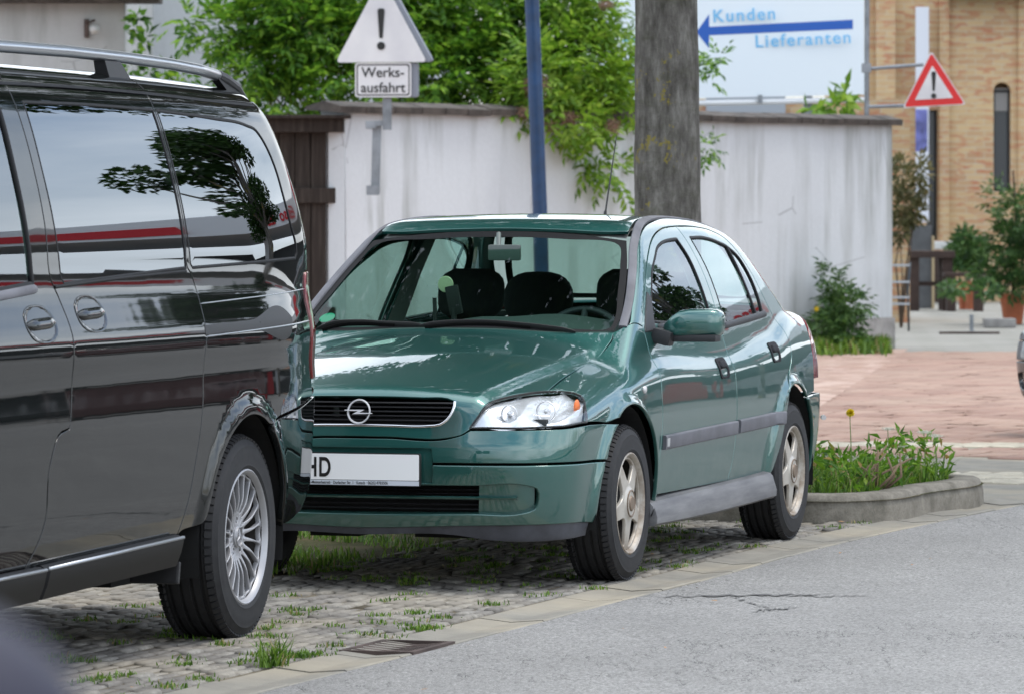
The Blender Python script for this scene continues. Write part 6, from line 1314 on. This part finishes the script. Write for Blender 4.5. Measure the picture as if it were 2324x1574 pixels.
# ---------------- shrubs ----------------
def shrub(name, label, blobs, n, L_, mleaf, cat_='shrub', group=None, pin=True, root=None, pairs=3, warm=None, lw=.36, tw=.02):
    t = thing(name, label, cat_, (0, 0, 0), group=group); P_, d = blob_points(blobs, n, .5); D_ = d + rng.normal(0, .55, d.shape); D_[:, 2] += -.15; D_ /= np.linalg.norm(D_, axis=1, keepdims=True)
    if pin: g = pinnate(P_, D_, rng.uniform(L_ * .7, L_ * 1.25, n), pairs, lw)
    else: g = leaves(P_, D_, rdir(n, 1.2), rng.uniform(L_ * .6, L_ * 1.3, n), rng.uniform(L_ * .3, L_ * .55, n))
    big_mesh('foliage', *g, mleaf, t)
    if root is not None:
        mb = MB(); branches(mb, root, [tuple(b[:3]) for b in blobs], tw, 2); mb.obj('stems', M_TWIG, t, smooth=True)
    return t
def B(px, py, Y, r, ry=None, rd=.5): p = at(px, py, Y); k = Y / 10960; return (p.x, p.y, p.z, r * k, rd, (ry or r) * k)
eb = [B(560, 70, 50.2, 70, 55), B(650, 20, 50.2, 70, 60), B(620, 130, 50, 80, 60), B(700, 90, 50, 90, 90), B(760, 180, 49.8, 90, 60), B(650, 215, 49.6, 60, 38), B(560, 165, 49.8, 50, 40), B(850, 60, 50.3, 100, 80), B(960, 40, 50.3, 110, 70), B(1000, 130, 50, 110, 80), B(1080, 60, 50.3, 110, 80), B(1100, 170, 49.9, 100, 70), B(980, 205, 49.6, 100, 35), B(900, 190, 49.7, 80, 40), B(1170, 110, 50.2, 80, 80), B(1250, 50, 50.3, 70, 60), B(500, 70, 50.2, 45, 30), B(440, 55, 50.2, 45, 22), B(820, -20, 50.4, 150, 60), B(1050, -20, 50.4, 150, 60), B(640, -30, 50.4, 90, 50)]
shrub('elder_shrub', 'large bright green elder shrub towering behind the wall, left of the blue post', eb, 2900, .28, ML_BUSH, root=(wx(850, 51), 51.2, 1.2), tw=.03)
eb = [B(1230, 170, 49.3, 60, 60), B(1190, 230, 49.2, 45, 40), B(1270, 240, 49.2, 50, 40), B(1310, 280, 49.4, 45, 30), B(1340, 320, 49.6, 30, 30), B(1350, 370, 49.8, 30, 40), B(1390, 390, 50, 20, 25), B(1300, 130, 49.9, 60, 60), B(1360, 160, 50.2, 50, 50), B(1350, 220, 50, 45, 45), B(1330, 30, 50.4, 60, 50), B(1390, 110, 50.6, 40, 40), B(1390, 250, 50.2, 30, 35), B(1265, -10, 50.3, 90, 40), B(1400, 190, 50.4, 40, 40)]
shrub('elder_branch', 'yellow green elder branch hanging down over the wall beside the tree trunk', eb, 1050, .27, ML_BUSHY, root=(wx(1230, 51), 51, 1.9), tw=.02)
P_, d = blob_points([B(1215, 200, 49.0, 35, 30), B(1190, 260, 49.0, 30, 18), B(1250, 290, 49.1, 30, 14), B(1390, 290, 49.4, 18, 20), B(1290, 270, 49.2, 30, 16), B(1375, 15, 50, 20, 12)], 2600, .6)
o = big_mesh('seed_heads', *leaves(P_, rdir(2600, .4), rdir(2600), .035, .016), ML_DRY); tag(o, 'brown withered seed heads among the hanging elder branch', 'seed heads', kind='stuff')
shrub('elder_sprig', 'small green sprig poking out to the right of the tree trunk', [B(1598, 138, 50.5, 12, 14), B(1630, 138, 50.5, 16, 7), B(1603, 172, 50.5, 6, 14)], 26, .22, ML_BUSH, root=(wx(1540, 50.6), 50.6, 2.9), tw=.008)
shrub('ivy_sprig', 'tiny green sprig beside the trunk halfway down the wall', [B(1603, 332, 50.6, 14, 9)], 14, .20, ML_BUSH, root=(wx(1580, 50.8), 50.8, 2.0), tw=.005)
shrub('vine', 'thin climbing vine with broad leaves on the edge of the white house', [B(305, 60, 51.5, 14, 18), B(310, 110, 51.5, 14, 16), B(300, 150, 51.5, 12, 16), B(330, 85, 51.5, 12, 12), B(318, 40, 51.5, 14, 10), B(340, 170, 51.5, 18, 12), B(380, 165, 51.5, 25, 16), B(420, 175, 51.5, 30, 14)], 150, .14, ML_BUSH, pin=False, root=(wx(300, 51.6), 51.6, 1.2), tw=.008)
shrub('wall_top_plant', 'small light green plant growing just above the coping near the billboard corner', [B(1920, 215, 55, 13, 20), B(1895, 240, 55, 30, 14), B(1850, 250, 55, 25, 8)], 90, .2, ML_BUSHY, pin=False, root=(wx(1910, 55), 55, 2.3), tw=.008)
shrub('wall_weed', 'green leafy weed climbing the foot of the white wall behind the car', [B(1883, 625, 52.4, 12, 18), B(1895, 665, 52.4, 18, 20), B(1905, 700, 52.3, 30, 22), B(1930, 690, 52.3, 30, 14), B(1890, 735, 52.2, 32, 20), B(1905, 765, 52.1, 40, 20), B(1860, 770, 52, 25, 18), B(1940, 785, 52, 40, 12)], 520, .17, ML_POT, pin=True, root=(wx(1890, 52.4), 52.4, 0), tw=.008)
n = 3500; pts = np.column_stack([rng.uniform(wx(1845, 52), wx(2020, 52), n), np.zeros(n), np.zeros(n)]); pts[:, 1] = 51.0 + (pts[:, 0] - 3.2) * .85 + rng.gamma(1.5, .18, n) * -1 + .9
tag(grass_patch('wall_foot_grass', '', pts, .04, .22, ML_GRASS, .02), 'unkempt grass along the foot of the white wall', 'grass', kind='stuff')
for i, (fx, fy, lb) in enumerate(((1853, 702, 'small yellow flower by the wall foot, higher one'), (1842, 775, 'small yellow flower beside the car boot, lower one'))): flower(fx, fy, 51.2, 0, lb, M_FLOW, .028)
# ---------------- yard furniture and pots ----------------
M_BRN = mat('dark brown boards', (.045, .026, .020), .7, vary=.3); tY = 76.0
def px_(p): return wx(p, tY)
tb = thing('garden_table', 'dark brown wooden garden table beyond the end of the wall', 'table', (px_(2095), tY, 0))
x0, x1, zt_ = px_(2030) - px_(2095) - .2, px_(2163) - px_(2095), wz(570, tY)
MB().box(((x0 + x1) / 2, 0, zt_ - .05), (x1 - x0, .8, .11), bev=.01).obj('table_top', M_BRN, tb)
for lx in (px_(2070) - px_(2095), px_(2146) - px_(2095)):
    for ly in (-.28, .28): MB().box((lx, ly, zt_ / 2 - .04), (.17, .10, zt_ - .08)).obj('leg', M_BRN, tb)
MB().box((px_(2110) - px_(2095), 0, .42), (.55, .06, .07)).obj('brace', M_BRN, tb)
bn_ = thing('garden_bench', 'low dark brown bench right of the garden table', 'bench', (px_(2182), tY - .6, 0)); zb = wz(612, tY) - .05
MB().box((0, 0, zb - .02), (px_(2230) - px_(2134), .32, .06), bev=.008).obj('seat', M_BRN, bn_)
for lx in (px_(2150) - px_(2182), px_(2212) - px_(2182)): MB().box((lx, 0, zb / 2 - .03), (.14, .24, zb - .05)).obj('leg', M_BRN, bn_)
ch = thing('metal_chair', 'grey metal slatted chair back at the end of the wall', 'chair', (wx(2045, 62), 62, 0))
cm = MB()
for py in (602, 640, 675, 690): 
    p = at(2045, py, 62); MB().box((-.02, 0, p.z), (.26, .03, .028)).obj('slat', mat('grey slat', (.42, .44, .47), .4, .3), ch)
MB().tube([(.10, 0, 0), (.085, 0, .5), (.12, .03, .88)], .014, 8).tube([(-.16, 0, 0), (-.17, 0, .5), (-.13, .03, .88)], .014, 8).obj('frame', mat('dark tube', (.03, .04, .05), .5), ch, smooth=True)
cbx = thing('grey_cabinet', 'tall grey box standing behind the garden table', 'cabinet', (wx(2077, 78), 78, 0)); hh = wz(512, 78); MB().box((0, 0, hh / 2), (.50, .4, hh), bev=.01).obj('body', mat('grey cabinet paint', (.085, .09, .095), .6, vary=.2), cbx); MB().box((.27, -.1, hh / 2 - .1), (.04, .3, hh * .9)).obj('edge_board', mat('pale wood', (.42, .33, .2), .8), cbx)
wb = thing('window_box', 'white planter box against the brick wall behind the table', 'planter', (wx(2130, 83), 83, 0)); MB().box((0, 0, wz(557, 83)), (.62, .25, .14), bev=.02).obj('box', mat('white planter', (.62, .62, .60), .6), wb); MB().box((0, 0, wz(557, 83) / 2 - .05), (.5, .15, wz(557, 83) - .12)).obj('stand', M_BRN, wb)
def pot(px, pytop, pybot, wpx, Y, label, name='plant_pot', m=None):
    z1 = max(.2, wz(pytop, Y)); r = wpx / 10960 * Y / 2; t = thing(name, label, 'plant pot', (wx(px, Y), Y, 0)); MB().lathe([(0, .0), (r * .68, .0), (r * .95, z1 * .86), (r * 1.02, z1 * .86), (r * 1.02, z1), (r * .9, z1), (r * .88, z1 * .9), (0, z1 * .88)], 'z', 28).obj('pot', m or mat('terracotta', (.42, .13, .06), .8, vary=.2), t, auto=40); return t
pt = pot(2299, 668, 736, 62, 66, 'large terracotta pot on the right holding a tall shrub')
big_mesh('foliage', *pinnate(*(lambda q: (q[0] - np.array(pt.location), q[1]))(blob_points([B(2295, 640, 66, 30, 22), B(2305, 600, 66, 38, 30), B(2285, 550, 66, 32, 30), B(2305, 500, 66, 28, 35), B(2315, 455, 66, 18, 20), B(2262, 610, 66, 18, 20), B(2335, 560, 66, 30, 60), B(2265, 455, 66, 8, 28)], 520, .5)), .22, 3), ML_POT, pt)
MB().tube([(0, 0, .3), (.05, 0, 1.4), (0, 0, 2.1)], [.03, .025, .01], 8).obj('stem', M_TWIG, pt)
shrub('dark_shrub', 'round dark green shrub behind the bench', [B(2190, 560, 82, 34, 30), B(2175, 590, 82, 30, 22), B(2205, 590, 82, 30, 22), B(2190, 535, 82, 16, 18), B(2225, 565, 82, 16, 22)], 900, .15, ML_POT, pin=False, root=(wx(2190, 82), 82, 0))
shrub('olive_shrub', 'tall sparse olive brown shrub at the corner beyond the wall', [B(2045, 400, 64, 22, 50), B(2055, 470, 64, 25, 45), B(2040, 520, 64, 20, 40), B(2075, 480, 64, 20, 30), B(2090, 400, 64, 14, 60)], 800, .12, ML_OLIVE, pin=False, root=(wx(2045, 64), 64, 0))
shrub('low_plants', 'low green plants with orange flowers around the bench legs', [B(2240, 655, 64.5, 30, 20), B(2160, 655, 73, 30, 16), B(2230, 620, 66, 25, 20)], 350, .13, ML_POT, pin=False)
pot(2186, 640, 665, 26, 77, 'small terracotta pot between the bench legs'); pot(2204, 640, 668, 30, 76.8, 'wider terracotta pot under the right end of the bench')
st = thing('metal_post', 'short dark metal stub post in the yard paving', 'post', (wx(2205, 62), 62, 0)); MB().box((0, 0, .10), (.05, .05, .22), bev=.008).obj('post', M_GALV, st)
tag(MB().box((wx(2200, 60.5), 60.5, .01), (.75, .10, .03)).obj('channel_drain', M_RUST), 'long dark channel drain lying across the yard paving', 'drain')
sb_ = thing('stone_block', 'flat grey stone block at the foot of the potted shrub', 'stone', (wx(2268, 64), 64, 0)); MB().box((0, 0, .06), (.42, .3, .12), bev=.02).obj('block', M_PLIN, sb_, auto=40)
# ---------------- across the road, seen only as reflections in the car bodies ----------------
def far_tree(x, y, h, r, n, seed, label, nm='broadleaf_tree'):
    rs = random.Random(seed); bl = []
    for k in range(30):
        a = rs.uniform(0, 6.28); q = r * math.sqrt(rs.random()); z = h * .36 + (h * .62) * rs.random(); q *= math.sqrt(max(.05, 1 - ((z - h * .52) / (h * .5)) ** 2)); bl.append((q * math.cos(a), q * math.sin(a), z, r * rs.uniform(.2, .36), r * rs.uniform(.2, .36), r * rs.uniform(.14, .24)))
    return tree(nm, label, (x, y, 0), h * .38, r * .07, bl, n, r * .085, seed=seed)
bl = []; rs = random.Random(31)
for k in range(34):
    a = rs.uniform(0, 6.28); zz = rs.uniform(-1, 1); q = 1.2 * math.sqrt(rs.random()) * math.sqrt(max(.08, 1 - (max(zz, -.6)) ** 2)); bl.append((q * math.cos(a), q * math.sin(a), 6.2 + zz * 2.1, rs.uniform(.25, .42), rs.uniform(.25, .42), rs.uniform(.25, .42)))
tree('broadleaf_tree', 'small dark street tree across the road in front of the fuel station', (14.65, 42.4, 0), 4.6, .16, bl, 7000, .15, seed=31)
far_tree(30, 43.5, 9, 3.2, 3000, 12, 'broadleaf tree across the road nearest the red cars')
far_tree(14.5, 66, 7, 3.0, 3000, 13, 'rounded tree across the road behind the driveway')
fs = thing('fuel_station', 'fuel station canopy with red and white fascia across the road', 'building', (22.4, 54.5, 0), R(-34))
M_FW = mat('fascia white', (.75, .76, .78), .5); M_FR = mat('fascia red', (.55, .02, .03), .5)
MB().box((0, 0, 5.6), (26, 12, 1.1), bev=.05).obj('canopy', M_FW, fs); MB().box((7.2, -6.03, 5.5), (10.6, .05, .5)).obj('red_band', M_FR, fs); MB().box((-9.5, -6.03, 5.5), (4.8, .05, .9)).obj('red_band', M_FR, fs)
for x in (-9, 0, 9): MB().box((x, -1, 2.4), (.5, .5, 5.2)).obj('column', M_FW, fs)
MB().box((3, 7.5, 1.9), (22, 6, 3.8)).obj('shop', mat('shop wall', (.06, .065, .07), .3), fs); MB().box((3, 4.45, .7), (22, .1, .8)).obj('shop_band', M_FW, fs)
text_mesh('lettering', 'Esso  Esso', .8, M_FR, fs, (-2.9, -6.06, 5.25), (R(90), 0, 0), .02, .02)
for i, (x, lb) in enumerate(((-9, 'left'), (0, 'middle'), (9, 'right'))):
    pu = thing('fuel_pump', 'fuel pump beside the %s column of the station canopy' % lb, 'fuel pump', (0, 0, 0), group='pumps under the canopy'); q = fs.location + Matrix.Rotation(R(-34), 3, 'Z') @ Vector((x + 1.2, -1, 0)); pu.location = (q.x, q.y, 0); pu.rotation_euler = (0, 0, R(-34))
    MB().box((0, 0, .85), (.9, .5, 1.7), bev=.05).obj('housing', M_FR if i % 2 else M_FW, pu)
fe = thing('mesh_fence', 'tall wire mesh fence with green posts across the road', 'fence', (0, 0, 0)); LF = offs(GC, 12.0)[44:96]
fm = MB(); pm = MB()
for i in range(0, len(LF) - 6, 6):
    a, b = LF[i], LF[i + 6]; pm.box((a[0], a[1], 1.3), (.09, .09, 2.6))
    for z in np.linspace(.15, 2.45, 12): fm.tube([(a[0], a[1], z), (b[0], b[1], z)], .006, 4, cap=False)
    for k in range(1, 24): q = a + (b - a) * k / 24; fm.tube([(q[0], q[1], .1), (q[0], q[1], 2.5)], .004, 4, cap=False)
pm.obj('posts', mat('green post', (.03, .06, .05), .5), fe); fm.obj('mesh', M_GALV, fe)
def repaint(o, a, b):
    for s in o.material_slots:
        if s.material == a: s.link = 'OBJECT'; s.material = b
    for c in KIDS(o): repaint(c, a, b)
def park(src, x, y, deg, label, m, name='parked_car', old=M_GREEN, group=None):
    c = copy_tree(src); c.name = name; c.location = (x, y, 0); c.rotation_euler = (0, 0, R(deg)); c['label'] = label
    if group: c['group'] = group
    elif 'group' in c: del c['group']
    repaint(c, old, m); return c
def road_pt(i, d): q = offs(GC, d)[i]; t_ = GC[i + 1] - GC[i - 1]; return q, math.degrees(math.atan2(t_[1], t_[0]))
for x_, y_, m, lb in ((15.6, 39.4, M_RED, 'dark red car parked across the road, nearest one'), (19.4, 44.6, M_RED, 'dark red car parked across the road, second one'), (23.2, 49.8, M_YEL, 'yellow car parked across the road at the far end')): park(CAR, x_, y_, 55, lb, m)
# black car whose bumper corner shows at the right edge
bc = park(CAR, 4.385, 31.9, 212, 'black car whose bumper corner just enters the right edge of the picture', M_NAVY, 'black_car'); repaint(bc, M_REFL, M_NAVY); repaint(bc, M_CLEAR, M_NAVY)
# near car the picture is taken from: a blurred dark mirror edge in the lower left corner
nm = thing('mirror_housing', 'very blurred dark car mirror edge in the lower left corner', 'car mirror', (-.226, 1.55, 1.246))
bm = bmesh.new(); bmesh.ops.create_uvsphere(bm, u_segments=32, v_segments=20, radius=1)
for v_ in bm.verts: v_.co = (v_.co.x * .095, v_.co.y * .06, v_.co.z * .062)
me = bpy.data.meshes.new('housing'); bm.to_mesh(me); bm.free(); me.polygons.foreach_set('use_smooth', [True] * len(me.polygons)); me.materials.append(mat('slate paint', (.028, .028, .045), .55, 0, spec=.25)); ho = bpy.data.objects.new('housing', me); COL.objects.link(ho); ho.parent = nm
